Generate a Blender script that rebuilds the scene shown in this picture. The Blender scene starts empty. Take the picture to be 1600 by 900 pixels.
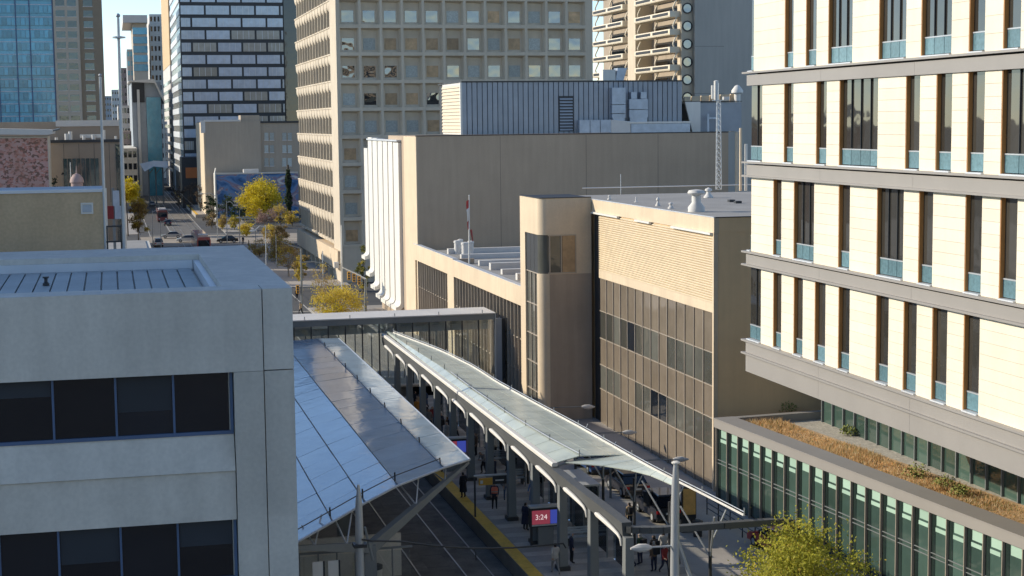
import bpy, bmesh, math, random
from mathutils import Vector, Matrix
R=math.radians
random.seed(7)
scn=bpy.context.scene
COL=scn.collection
# ------------------------------------------------------------------ camera
H=25.0; F=2550.0
def norm(v): return v.normalized()
def axes(vp=(170,197),hs=-0.0108):
    Yc=Vector((vp[0]-800,vp[1]-450,F)).normalized()
    a=Vector((-800,vp[1]+hs*(0-vp[0])-450,F)); b=Vector((800,vp[1]+hs*(1600-vp[0])-450,F))
    n=a.cross(b).normalized()
    if n.y>0: n=-n
    Xc=Yc.cross(n)
    if Xc.x<0: Xc=-Xc
    return Xc,Yc,n
AX,AY,AZ=axes()
def ray(px,py):
    c=Vector((px-800,py-450,F)); return Vector((AX.dot(c),AY.dot(c),AZ.dot(c)))
CAMP=Vector((0,0,H))
def onX(px,py,X): r=ray(px,py); return CAMP+r*(X/r.x)
def onY(px,py,Y): r=ray(px,py); return CAMP+r*(Y/r.y)
def onZ(px,py,Z): r=ray(px,py); return CAMP+r*((Z-H)/r.z)
cam=bpy.data.cameras.new('camera'); co=bpy.data.objects.new('camera',cam); COL.objects.link(co)
right=Vector((AX.x,AY.x,AZ.x)); up=-Vector((AX.y,AY.y,AZ.y)); back=-Vector((AX.z,AY.z,AZ.z))
co.matrix_world=Matrix(((right.x,up.x,back.x,0),(right.y,up.y,back.y,0),(right.z,up.z,back.z,H),(0,0,0,1)))
cam.sensor_width=36; cam.lens=F/1600*36; cam.clip_start=.5; cam.clip_end=9000
scn.camera=co
# ------------------------------------------------------------------ light
SUN_EL,SUN_AZ=24.0,25.0           # azimuth measured from -X towards +Y
sd=Vector((-math.cos(R(SUN_EL))*math.cos(R(SUN_AZ)),math.cos(R(SUN_EL))*math.sin(R(SUN_AZ)),math.sin(R(SUN_EL))))
W=bpy.data.worlds.new('World'); scn.world=W; W.use_nodes=True
nt=W.node_tree; nt.nodes.clear()
sky=nt.nodes.new('ShaderNodeTexSky'); sky.sky_type='NISHITA'; sky.sun_disc=False
sky.sun_elevation=R(SUN_EL); sky.sun_rotation=R(360-(90-SUN_AZ)); sky.air_density=0.8; sky.dust_density=0.05; sky.ozone_density=1.6; sky.altitude=1000
bg=nt.nodes.new('ShaderNodeBackground'); bg.inputs[1].default_value=0.15
ow=nt.nodes.new('ShaderNodeOutputWorld'); nt.links.new(sky.outputs[0],bg.inputs[0]); nt.links.new(bg.outputs[0],ow.inputs[0])
sl=bpy.data.lights.new('sun','SUN'); sl.energy=3.8; sl.angle=R(.5); sl.color=(1,.9,.74)
so=bpy.data.objects.new('sun',sl); COL.objects.link(so); so.rotation_euler=sd.to_track_quat('Z','Y').to_euler(); so.location=(0,0,200)
vs=scn.view_settings; vs.view_transform='Standard'; vs.look='None'; vs.exposure=0.45; vs.gamma=1
scn.render.engine='CYCLES'
# ------------------------------------------------------------------ helpers
WT={}                                   # world matrix of each object
def tag(o,label=None,cat=None,group=None,kind=None):
    if label: o['label']=label
    if cat: o['category']=cat
    if group: o['group']=group
    if kind: o['kind']=kind
    return o
def setp(o,parent):
    WT[o.name]=Matrix.LocRotScale(o.location,o.rotation_euler,o.scale)
    if parent is not None:
        o.parent=parent; o.matrix_parent_inverse=WT[parent.name].inverted()
def empty(name,loc,label,cat,group=None):
    o=bpy.data.objects.new(name,None); COL.objects.link(o); o.location=loc; o.empty_display_size=.3
    WT[o.name]=Matrix.Translation(loc); return tag(o,label,cat,group)
class B:
    def __init__(s): s.v=[]; s.f=[]; s.m=[]
    def face(s,pts,mi=0):
        n=len(s.v); s.v+= [tuple(p) for p in pts]; s.f.append(tuple(range(n,n+len(pts)))); s.m.append(mi); return s
    def box(s,a,b,mi=0):
        x0,y0,z0=[min(a[i],b[i]) for i in range(3)]; x1,y1,z1=[max(a[i],b[i]) for i in range(3)]
        n=len(s.v); s.v+=[(x0,y0,z0),(x1,y0,z0),(x1,y1,z0),(x0,y1,z0),(x0,y0,z1),(x1,y0,z1),(x1,y1,z1),(x0,y1,z1)]
        for q in ((0,3,2,1),(4,5,6,7),(0,1,5,4),(1,2,6,5),(2,3,7,6),(3,0,4,7)): s.f.append(tuple(n+i for i in q)); s.m.append(mi)
        return s
    def hexa(s,p,mi=0):                      # 8 points: bottom ring 4, top ring 4
        n=len(s.v); s.v+=[tuple(q) for q in p]
        for q in ((0,3,2,1),(4,5,6,7),(0,1,5,4),(1,2,6,5),(2,3,7,6),(3,0,4,7)): s.f.append(tuple(n+i for i in q)); s.m.append(mi)
        return s
    def prism(s,poly,axis,lo,hi,mi=0):       # polygon of (a,b) extruded along axis
        def P(a,b,t): return {'x':(t,a,b),'y':(a,t,b),'z':(a,b,t)}[axis]
        n=len(s.v); k=len(poly)
        s.v+=[P(a,b,lo) for a,b in poly]+[P(a,b,hi) for a,b in poly]
        s.f.append(tuple(range(n,n+k))); s.f.append(tuple(range(n+2*k-1,n+k-1,-1))); s.m+=[mi,mi]
        for i in range(k): j=(i+1)%k; s.f.append((n+i,n+k+i,n+k+j,n+j)); s.m.append(mi)
        return s
    def tube(s,pts,rad,n=8,mi=0,cap=True):
        pts=[Vector(p) for p in pts]
        if not isinstance(rad,(list,tuple)): rad=[rad]*len(pts)
        base=len(s.v); ref=None
        for i,p in enumerate(pts):
            d=(pts[min(i+1,len(pts)-1)]-pts[max(i-1,0)]).normalized()
            if ref is None:
                ref=Vector((0,0,1)) if abs(d.z)<.9 else Vector((1,0,0))
            u=d.cross(ref).normalized(); w=d.cross(u)
            for k in range(n):
                a=2*math.pi*(k+.5)/n; q=p+(u*math.cos(a)+w*math.sin(a))*rad[i]; s.v.append(tuple(q))
        for i in range(len(pts)-1):
            for k in range(n):
                a=base+i*n+k; b=base+i*n+(k+1)%n; s.f.append((a,b,b+n,a+n)); s.m.append(mi)
        if cap:
            s.f.append(tuple(base+k for k in range(n-1,-1,-1))); s.f.append(tuple(base+(len(pts)-1)*n+k for k in range(n))); s.m+=[mi,mi]
        return s
    def lathe(s,c,prof,n=16,mi=0):           # prof: (r,z)
        base=len(s.v)
        for r,z in prof:
            for k in range(n):
                a=2*math.pi*k/n; s.v.append((c[0]+r*math.cos(a),c[1]+r*math.sin(a),c[2]+z))
        for i in range(len(prof)-1):
            for k in range(n):
                a=base+i*n+k; b=base+i*n+(k+1)%n; s.f.append((a,b,b+n,a+n)); s.m.append(mi)
        s.f.append(tuple(base+k for k in range(n-1,-1,-1))); s.f.append(tuple(base+(len(prof)-1)*n+k for k in range(n))); s.m+=[mi,mi]
        return s
    def mesh(s,name,mats,smooth=False,fixn=False):
        me=bpy.data.meshes.new(name); me.from_pydata(s.v,[],s.f)
        if not isinstance(mats,(list,tuple)): mats=[mats]
        for m in mats: me.materials.append(m)
        me.polygons.foreach_set('material_index',s.m)
        if fixn:
            bm=bmesh.new(); bm.from_mesh(me); bmesh.ops.recalc_face_normals(bm,faces=bm.faces); bm.to_mesh(me); bm.free()
        if smooth:
            me.polygons.foreach_set('use_smooth',[True]*len(me.polygons))
            try: me.set_sharp_from_angle(angle=R(40))
            except Exception: pass
        me.update(); return me
    def obj(s,name,mats,parent=None,smooth=False,fixn=False):
        # origin at the bounding-box base centre
        xs=[p[0] for p in s.v]; ys=[p[1] for p in s.v]; zs=[p[2] for p in s.v]
        c=Vector(((min(xs)+max(xs))/2,(min(ys)+max(ys))/2,min(zs)))
        s.v=[(p[0]-c.x,p[1]-c.y,p[2]-c.z) for p in s.v]
        o=bpy.data.objects.new(name,s.mesh(name,mats,smooth,fixn)); COL.objects.link(o); o.location=c; setp(o,parent); return o
_cube={}
def cube(name,m,parent,a,b):                 # shared unit cube, scaled: for alike plain pieces
    if m.name not in _cube:
        _cube[m.name]=B().box((-.5,-.5,0),(.5,.5,1)).mesh('piece_'+m.name,m)
    o=bpy.data.objects.new(name,_cube[m.name]); COL.objects.link(o)
    lo=[min(a[i],b[i]) for i in range(3)]; hi=[max(a[i],b[i]) for i in range(3)]
    o.location=((lo[0]+hi[0])/2,(lo[1]+hi[1])/2,lo[2]); o.scale=[max(hi[i]-lo[i],.001) for i in range(3)]
    setp(o,parent); return o
def inst(name,me,parent,loc,rotz=0,sc=(1,1,1)):
    o=bpy.data.objects.new(name,me); COL.objects.link(o); o.location=loc; o.rotation_euler=(0,0,rotz); o.scale=sc; setp(o,parent); return o
def copy_tree(o,parent=None):
    c=o.copy(); COL.objects.link(c)
    if parent is not None: c.parent=parent
    WT[c.name]=Matrix.LocRotScale(c.location,c.rotation_euler,c.scale)
    for ch in list(o.children): copy_tree(ch,c)
    return c
# ------------------------------------------------------------------ materials
def mat(name,col,rough=.8,metal=0,var=.12,vs=.35,bump=0,bs=8,streak=0,pv=.0,spec=.5,fine=.0,courses=None):
    m=bpy.data.materials.new(name); m.use_nodes=True; t=m.node_tree; N=t.nodes; L=t.links
    p=N['Principled BSDF']; p.inputs['Roughness'].default_value=rough; p.inputs['Metallic'].default_value=metal; p.inputs['Specular IOR Level'].default_value=spec
    g=N.new('ShaderNodeNewGeometry')
    n1=N.new('ShaderNodeTexNoise'); n1.inputs['Scale'].default_value=vs; n1.inputs['Detail'].default_value=6; n1.inputs['Roughness'].default_value=.65; L.new(g.outputs['Position'],n1.inputs['Vector'])
    mr=N.new('ShaderNodeMapRange'); mr.inputs[1].default_value=.3; mr.inputs[2].default_value=.7; mr.inputs[3].default_value=1-var; mr.inputs[4].default_value=1+var; L.new(n1.outputs[0],mr.inputs[0])
    fac=mr.outputs[0]
    def mul(a,b):
        x=N.new('ShaderNodeMath'); x.operation='MULTIPLY'; L.new(a,x.inputs[0]); L.new(b,x.inputs[1]); return x.outputs[0]
    if streak:
        mp=N.new('ShaderNodeMapping'); mp.inputs['Scale'].default_value=(1.6,1.6,.12); L.new(g.outputs['Position'],mp.inputs[0])
        n2=N.new('ShaderNodeTexNoise'); n2.inputs['Scale'].default_value=1.2; n2.inputs['Detail'].default_value=5; L.new(mp.outputs[0],n2.inputs['Vector'])
        m2=N.new('ShaderNodeMapRange'); m2.inputs[1].default_value=.35; m2.inputs[2].default_value=.65; m2.inputs[3].default_value=1-streak; m2.inputs[4].default_value=1+streak*.5; L.new(n2.outputs[0],m2.inputs[0]); fac=mul(fac,m2.outputs[0])
    if fine:
        n3=N.new('ShaderNodeTexNoise'); n3.inputs['Scale'].default_value=9; n3.inputs['Detail'].default_value=3; L.new(g.outputs['Position'],n3.inputs['Vector'])
        m3=N.new('ShaderNodeMapRange'); m3.inputs[1].default_value=.35; m3.inputs[2].default_value=.65; m3.inputs[3].default_value=1-fine; m3.inputs[4].default_value=1+fine; L.new(n3.outputs[0],m3.inputs[0]); fac=mul(fac,m3.outputs[0])
    if pv:
        oi=N.new('ShaderNodeObjectInfo'); m4=N.new('ShaderNodeMapRange'); m4.inputs[3].default_value=1-pv; m4.inputs[4].default_value=1+pv; L.new(oi.outputs['Random'],m4.inputs[0]); fac=mul(fac,m4.outputs[0])
    vm=N.new('ShaderNodeVectorMath'); vm.operation='SCALE'; vm.inputs[0].default_value=col; L.new(fac,vm.inputs['Scale']); L.new(vm.outputs[0],p.inputs['Base Color'])
    if bump:
        nb=N.new('ShaderNodeTexNoise'); nb.inputs['Scale'].default_value=bs; nb.inputs['Detail'].default_value=5; L.new(g.outputs['Position'],nb.inputs['Vector'])
        b=N.new('ShaderNodeBump'); b.inputs['Strength'].default_value=bump; b.inputs['Distance'].default_value=.02; L.new(nb.outputs[0],b.inputs['Height']); L.new(b.outputs[0],p.inputs['Normal'])
    return m
def glass(name,col,rough=.04,metal=.0,ior=1.9,wave=.25,ws=.6,pv=.25,wd=.05):
    m=mat(name,col,rough,metal,var=.15,vs=.5,pv=pv); t=m.node_tree; N=t.nodes; L=t.links; p=N['Principled BSDF']; p.inputs['IOR'].default_value=ior
    g=N.new('ShaderNodeNewGeometry'); nb=N.new('ShaderNodeTexNoise'); nb.inputs['Scale'].default_value=ws; nb.inputs['Detail'].default_value=2; L.new(g.outputs['Position'],nb.inputs['Vector'])
    b=N.new('ShaderNodeBump'); b.inputs['Strength'].default_value=wave; b.inputs['Distance'].default_value=wd; L.new(nb.outputs[0],b.inputs['Height']); L.new(b.outputs[0],p.inputs['Normal'])
    return m
def clear(name,tint,refl=.25,rough=.02):
    m=bpy.data.materials.new(name); m.use_nodes=True; t=m.node_tree; N=t.nodes; L=t.links; N.remove(N['Principled BSDF'])
    tr=N.new('ShaderNodeBsdfTransparent'); tr.inputs[0].default_value=(*tint,1); gl=N.new('ShaderNodeBsdfGlossy'); gl.inputs['Roughness'].default_value=rough; gl.inputs[0].default_value=(.9,.95,1,1)
    lw=N.new('ShaderNodeFresnel'); lw.inputs[0].default_value=1.35
    ad=N.new('ShaderNodeMath'); ad.operation='ADD'; ad.inputs[1].default_value=refl*.3; ad.use_clamp=True; L.new(lw.outputs[0],ad.inputs[0])
    mx=N.new('ShaderNodeMixShader'); L.new(ad.outputs[0],mx.inputs[0]); L.new(tr.outputs[0],mx.inputs[1]); L.new(gl.outputs[0],mx.inputs[2]); L.new(mx.outputs[0],N['Material Output'].inputs[0]); return m
def emit(name,col,s):
    m=bpy.data.materials.new(name); m.use_nodes=True; p=m.node_tree.nodes['Principled BSDF']; p.inputs['Base Color'].default_value=(0.02,.02,.02,1); p.inputs['Emission Color'].default_value=(*col,1); p.inputs['Emission Strength'].default_value=s; p.inputs['Roughness'].default_value=.3; return m
M={}
M['concrete']=mat('concrete',(.60,.57,.50),.85,var=.10,streak=.07,fine=.04,bump=.25,bs=6)
M['concrete_joint']=mat('joint',(.06,.06,.06),.9)
M['roof_sheet']=mat('roof_sheet',(.36,.40,.40),.6,var=.16,pv=.06,fine=.05,spec=.4)
M['flash']=mat('flashing',(.62,.64,.66),.45,metal=.3)
M['dglass']=glass('dark_glass',(.008,.012,.018),.04,ior=1.7,wave=.15,pv=.4)
M['blueframe']=mat('blue_frame',(.07,.12,.22),.5)
M['cream']=mat('cream_cladding',(.79,.71,.56),.75,var=.05,vs=.5,pv=.045,streak=.03,fine=.02)
M['band']=mat('grey_band',(.31,.29,.265),.5,var=.05,spec=.4)
M['jamb']=mat('bronze_jamb',(.46,.21,.06),.5,var=.15)
M['cglass']=glass('cream_bldg_glass',(.045,.042,.036),.03,ior=1.75,wave=.3,ws=.5,pv=.3)
M['teal']=mat('teal_spandrel',(.12,.215,.245),.25,var=.25,vs=6,pv=.2)
M['tan']=mat('tan_concrete',(.64,.515,.36),.85,var=.07,streak=.05,fine=.03,bump=.2)
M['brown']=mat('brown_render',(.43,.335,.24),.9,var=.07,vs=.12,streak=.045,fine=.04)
M['tanend']=mat('tan_end_wall',(.80,.57,.32),.85,var=.06,streak=.04)
M['roofgrey']=mat('roof_gravel',(.30,.29,.27),.95,var=.15,vs=.25,fine=.12)
M['bronze']=mat('bronze_mullion',(.42,.36,.29),.5,metal=.2)
M['spand']=glass('brown_spandrel',(.20,.165,.125),.12,ior=1.5,wave=.5,ws=.9,pv=.1)
M['vis']=glass('vision_glass',(.10,.10,.085),.05,ior=1.6,wave=.5,ws=.8,pv=.5)
M['louvre']=mat('louvre_tan',(.70,.58,.40),.6,var=.08,vs=.9)
M['white']=mat('white_paint',(.70,.68,.62),.6,var=.05,streak=.05)
M['offwhite']=mat('off_white',(.62,.60,.56),.7,var=.08)
M['bluemetal']=mat('blue_grey_metal',(.33,.36,.39),.55,metal=.1,var=.08,vs=.7,pv=.05)
M['ductmetal']=mat('galvanised',(.38,.43,.50),.4,metal=.5,var=.15,vs=1.2)
M['dark']=mat('dark_metal',(.035,.037,.04),.5)
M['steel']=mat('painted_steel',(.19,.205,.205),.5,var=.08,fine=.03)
M['steel_light']=mat('galvanised_steel',(.50,.52,.53),.4,metal=.4,var=.1)
M['asphalt']=mat('asphalt',(.065,.066,.068),.95,var=.2,vs=.2,fine=.1)
M['track']=mat('track_slab',(.15,.14,.125),.9,var=.38,vs=.5,fine=.12,streak=.1)
M['rail']=mat('rail_steel',(.45,.43,.41),.3,metal=.8)
M['paving']=mat('paving',(.27,.255,.235),.9,var=.16,vs=.6,fine=.08)
M['walk']=mat('pavement_concrete',(.35,.32,.285),.9,var=.13,vs=.3,fine=.06)
M['yellow']=mat('tactile_yellow',(.62,.38,.04),.7,var=.16,vs=1.5,fine=.08)
M['precast']=mat('precast_panel',(.58,.50,.385),.85,var=.07,pv=.05,streak=.04)
M['wsky']=glass('tower_window_sky',(.03,.035,.04),.02,metal=.0,ior=2.6,wave=1.0,ws=.25,pv=.3,wd=.08)
M['wwarm']=mat('tower_window_warm_tone',(.46,.31,.17),.4,var=.3,vs=1.1,pv=.35)  # warm reflection put into the tower pane colour; also the stair blind
M['wpale']=mat('tower_window_pale_tone',(.42,.45,.42),.4,var=.25,vs=4,pv=.25)  # pale reflection put into the tower pane colour; also the tan block windows
M['asph_line']=mat('road_paint',(.45,.43,.39),.8,var=.15)
M['canopyL']=glass('canopy_glass_blue',(.28,.38,.47),.11,ior=2.1,wave=.42,ws=1.5,pv=.12,wd=.03)
M['canopyR']=glass('canopy_glass_frit',(.52,.57,.50),.22,ior=1.6,wave=.2,ws=1.2,pv=.05,wd=.03)
M['pglass']=glass('podium_glass',(.055,.095,.078),.04,ior=1.75,wave=.25,ws=.4,pv=.3)
M['pshade']=mat('podium_roller_shade',(.40,.57,.46),.35,var=.06,pv=.08)
M['clear']=clear('clear_glass',(.93,.95,.94))
M['blindd']=mat('dark_blind',(.02,.027,.037),.6,var=.1,pv=.4)
M['pgdark']=glass('podium_glass_dark',(.018,.03,.026),.06,ior=1.6,wave=.2)
M['shaft']=mat('brown_shaft_sheet',(.40,.315,.235),.85,var=.08,streak=.08)
M['steel_shaded']=mat('shaded_painted_steel',(.085,.09,.09),.55,var=.1)  # canopy steel with the gutter's shade put into its colour
M['dry']=mat('dry_soil',(.52,.34,.18),.95,var=.3,vs=1.2,fine=.2)
def leafmat(name,c,tr=.5):
    m=mat(name,c,.75,var=.35,vs=1.3); t=m.node_tree; N=t.nodes; L=t.links; p=N['Principled BSDF']
    ts=N.new('ShaderNodeBsdfTranslucent'); vm=[n for n in N if n.type=='VECT_MATH'][0]; L.new(vm.outputs[0],ts.inputs[0])
    mx=N.new('ShaderNodeMixShader'); mx.inputs[0].default_value=tr; L.new(p.outputs[0],mx.inputs[1]); L.new(ts.outputs[0],mx.inputs[2]); L.new(mx.outputs[0],N['Material Output'].inputs[0]); return m
# ================================================================== ground
def slab(name,m,x0,y0,x1,y1,z,th=.0,kind='structure'):
    if th: o=cube(name,m,None,(x0,y0,z-th),(x1,y1,z))
    else: o=B().face([(x0,y0,z),(x1,y0,z),(x1,y1,z),(x0,y1,z)]).obj(name,m)
    tag(o,kind=kind); return o
slab('ground',M['asphalt'],-4000,-600,4000,8000,0)
slab('track_bed',M['track'],12.9,30,20.85,1200,.004)
trk=slab('track_slab_infill',mat('track_infill',(.15,.14,.125),.9,var=.25,vs=.7,fine=.1),16.6,30,17.9,1200,.008)
for i,x in enumerate((14.45,15.89,18.36,19.80)):
    r=B().box((x-.035,30,.0),(x+.035,1200,.035)).obj('rail',M['rail']); tag(r,kind='structure')
# worn patches across the track slabs (joint strips)
for k in range(34):
    y=60+k*2.6
    cube('slab_joint',M['concrete_joint'],trk,(16.6,y,.0),(17.9,y+.05,.0095))
pl=B().box((20.9,40,0),(29.6,141,.9)).obj('platform',M['paving']); tag(pl,kind='structure')
mpl=mat('paving_light',(.36,.335,.30),.9,var=.15,vs=.8,fine=.06)
for k in range(36):           # paler paver courses across the platform
    y=62+k*2.2
    cube('paver_course',mpl,pl,(21.75,y,.88),(29.5,y+.85,.9035))
for k in range(41):
    y=60+k*2.0
    cube('tactile_tile',M['yellow'],pl,(20.92,y,.88),(21.66,y+1.975,.912))
plL=B().box((7.0,40,0),(12.8,141,.9)).obj('platform_left',M['paving']); tag(plL,kind='structure')
slab('shared_lane',M['walk'],29.6,40,41,146,.006)
kb=slab('pavement',M['walk'],25.5,147,36.5,221,.13,.15)
slab('pavement',M['walk'],25.5,250,35.5,343,.13,.15)
slab('pavement',M['walk'],25.5,385,33,700,.13,.15)
slab('pavement',M['walk'],-9,147,8,343,.13,.15)
slab('pavement',M['walk'],-14,385,6,700,.13,.15)
for y in (214,217.5,246,250.5,338,341.5,378,381.5):
    ln=slab('road_marking',M['asph_line'],8,y,25.5,y+.5,.009)
for x in (13.1,20.7,8.2,25.3):
    slab('lane_line',M['asph_line'],x,146,x+.16,700,.0085)
slab('crossing_pavement',mat('crossing_concrete',(.33,.285,.23),.9,var=.2,vs=.2,fine=.06),6,344,60,377,.012)
# ================================================================== foreground concrete office
def fg():
    X1=4.44; Y0=42.; Y1=57.6; ZT=20.8; XL=-16.
    t=empty('office_block',(-6,48,0),'grey concrete office block with ribbon windows and recessed flat roof','building')
    cube('core',M['concrete'],t,(XL,Y0+.30,0),(2.86,Y1-.02,12.0))
    cube('core',M['concrete'],t,(XL,Y0+.35,12.0),(2.86,Y1-.05,20.0))
    # parapet ring
    ring=B(); 
    ring.box((XL,Y0,18.68),(3.655,Y0+1.12,ZT)); o=ring.obj('parapet_panel',M['concrete'],t)
    B().box((3.68,Y0,18.70),(X1,Y0+1.12,ZT)).obj('parapet_panel',M['concrete'],t)
    B().box((2.72,Y0+1.122,18.7),(X1,Y1,ZT-.002)).obj('parapet_side',M['concrete'],t)
    B().box((XL,54.2,19.9),(2.718,Y1-.003,ZT-.004)).obj('parapet_rear',M['concrete'],t)
    cube('roof_deck',M['concrete'],t,(XL,Y0+1.0,19.9),(2.8,54.3,20.28))
    cube('flashing',M['flash'],t,(XL,54.02,20.3),(2.5,54.19,20.62)); cube('flashing',M['flash'],t,(2.52,Y0+1.13,20.3),(2.71,54.19,20.62))
    cube('flashing',M['flash'],t,(XL,Y0+1.13,20.3),(2.5,Y0+1.25,20.45))
    x=2.45; k=0
    while x>-9:
        cube('roof_panel',M['roof_sheet'],t,(x-.45,Y0+1.27,20.285),(x-.03,54.0,20.36)); x-=.47; k+=1
    for (px,py) in ((72,446),(135,420)):
        p=onZ(px,py,20.37); d=B().lathe((p.x,p.y,20.37),[(.10,0),(.10,.06),(.05,.10),(.05,.2),(.09,.22),(.09,.26)],10).obj('roof_drain',M['dark'],t)
    B().tube([onZ(112,424,20.37)+Vector((0,0,.03)),onZ(98,424,20.37)+Vector((0,0,.05))],.03,6).obj('cable_stub',M['dark'],t)
    # storeys
    zw=[(17.09,18.67),(13.23,14.81),(9.37,10.95),(5.5,7.1)]
    pxs=[82,181,272,366]
    muls=[onY(p,630,Y0).x for p in pxs]
    step=muls[2]-muls[1]
    xs=[muls[0]-step*k for k in range(12,0,-1)]+muls[:3]
    joint=.022
    for i,(z0,z1) in enumerate(zw):
        # right-hand pier and corner panels
        lo=zw[i+1][1] if i+1<len(zw) else 0
        top=z1 if i==0 else zw[i-1][1]
        for (xa,xb) in ((2.90,3.655),(3.68,X1)):
            cube('pier_panel',M['concrete'],t,(xa,Y0+.004,lo+joint),(xb,Y0+1.0,top+ (0 if i==0 else -.0)))
        # window recess
        zs=z0-.98           # bottom of the sloped sill
        B().hexa([(XL,Y0+.0,zs),(2.875,Y0+.0,zs),(2.875,Y0+.34,zs),(XL,Y0+.34,zs),(XL,Y0+.30,z0-.06),(2.875,Y0+.30,z0-.06),(2.875,Y0+.34,z0-.06),(XL,Y0+.34,z0-.06)]).obj('sloped_sill',M['concrete'],t)
        cube('spandrel_panel',M['concrete'],t,(XL,Y0+.07,lo),(2.875,Y0+.34,zs-.02))
        f=cube('window_frame',M['blueframe'],t,(XL,Y0+.26,z0-.06),(2.875,Y0+.40,z0+.03))
        cube('frame_side',M['blueframe'],f,(2.80,Y0+.24,z0+.03),(2.873,Y0+.38,z1))
        cube('frame_head',M['dark'],f,(XL,Y0+.28,z1-.03),(2.80,Y0+.36,z1+.008))
        edges=xs+[2.80]
        for a,b in zip(edges[:-1],edges[1:]):
            cube('window_pane',M['dglass'],f,(a+.03,Y0+.335,z0+.03),(b-.03,Y0+.345,z1-.03))
            if (len(f.children)*7+i*3)%5==0: cube('blind',M['blindd'],f,(a+.05,Y0+.325,z1-.45-.25*((i+len(f.children))%3)),(b-.05,Y0+.3345,z1-.035))
            cube('mullion',M['blueframe'],f,(a-.028,Y0+.27,z0+.03),(a+.028,Y0+.36,z1-.03))
    # side wall towards the street
    cube('side_wall',M['concrete'],t,(2.9,Y0+1.01,0),(X1-.01,Y1-.01,18.69))
fg()
# low block and tower, both unseen, added for their shade; visible brown brick block
def behind():
    t=empty('shade_block',(-10,110,0),'unseen low flat roofed block shaped to shade the left track platform','building')  # out of sight; height set by the shade it casts on the tracks
    cube('wall',M['concrete'],t,(-30,60,0),(3.6,172,13.2)); cube('roof',M['roofgrey'],t,(-29.6,60.4,13.2),(3.2,171.6,13.3))
    for k in range(20):
        for z in (2,6,10):
            cube('window',M['dglass'],t,(3.58,62+k*5.4,z),(3.64,65.6+k*5.4,z+2.2))
    Yb=66.; a=onY(162,295,Yb); zt=a.z
    t=empty('brick_block',(-8,Yb+5,13.3),'plain brown brick block with pale coping and a small louvred vent','building')
    cube('wall',mat('brown_brick',(.56,.42,.26),.9,var=.08,vs=.6,streak=.05,fine=.06),t,(-26,Yb,13.31),(a.x,Yb+5,zt-.12))
    cube('coping',M['flash'],t,(-26,Yb-.06,zt-.12),(a.x+.05,Yb+.3,zt)); cube('roof',M['bluemetal'],t,(-26,Yb+.31,zt-.14),(a.x,Yb+5.0,zt-.06))
    # vent
    p0=onY(126,317,Yb); p1=onY(146,334,Yb)
    f=B()
    for (x0,x1,z0,z1) in ((p0.x,p1.x,p1.z,p1.z+.07),(p0.x,p1.x,p0.z-.07,p0.z),(p0.x,p0.x+.06,p1.z+.07,p0.z-.07),(p1.x-.06,p1.x,p1.z+.07,p0.z-.07)): f.box((x0,Yb-.06,z0),(x1,Yb+.02,z1))
    v=f.obj('vent_frame',M['white'],t); n=7
    for k in range(n):
        z=p1.z+.08+k*(p0.z-p1.z-.16)/n; cube('vent_slat',M['ductmetal'],v,(p0.x+.06,Yb-.035,z),(p1.x-.06,Yb+.01,z+.035))
    B().tube([(a.x+.06,Yb-.05,14),(a.x+.06,Yb-.05,zt+.03)],.05,8).obj('downpipe',M['white'],t)
    # roof guard rail beside it
    t=empty('roof_guard_frame',(.2,60.6,13.3),'black tubular guard frame beside the brown brick block','railing')
    for px in (167,189):
        q=onY(px,354,62.5); B().tube([(q.x,62.5,13.31),(q.x,62.5,q.z)],.03,6).obj('post',M['dark'],t)
    for py in (354,378):
        a0=onY(166,py,62.5); a1=onY(192,py-1,62.5); B().tube([a0,a1],.03,6).obj('rail',M['dark'],t)
    t=empty('shade_tower',(-60,66,0),'unseen grey tower with ribbon windows shaped to shade the office roof','building')  # out of view; placed and sized to shade the office roof
    cube('wall',M['concrete'],t,(-80,44,0),(-34,88,43))
    for z in range(4,41,4): cube('window_strip',M['dglass'],t,(-34.02,46,z),(-33.9,86,z+2))
behind()
# poles with ball tops in front of the podium
def ballpole(px,pyt,pyb,Y,r0,r1,ball,label,disc=None):
    p=onY(px,pyt,Y); b=onY(px+(4 if px>170 else 5),pyb,Y)
    t=empty('flagpole',(b.x,Y,0),label,'flagpole')
    B().tube([(b.x+.02,Y,0),(p.x,Y,p.z)],[r0,r1],10).obj('mast',M['steel_light'],t,True)
    B().lathe((p.x,Y,p.z),[(.01,0),(ball*.7,ball*.3),(ball,ball),(ball*.7,ball*1.7),(.01,ball*2)],12).obj('ball',M['steel_light'],t,True)
    if disc: B().lathe((p.x,Y,p.z-.75),[(.05,0),(.24,.02),(.24,.07),(.05,.10)],12).obj('collar',M['steel_light'],t)
ballpole(184.5,28,385,62.,.16,.05,.085,'tall grey mast with a ball finial and collar beside the brick block',True)
ballpole(156.5,120,385,64.5,.085,.05,.06,'shorter pale flagpole with a small ball top')
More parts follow.
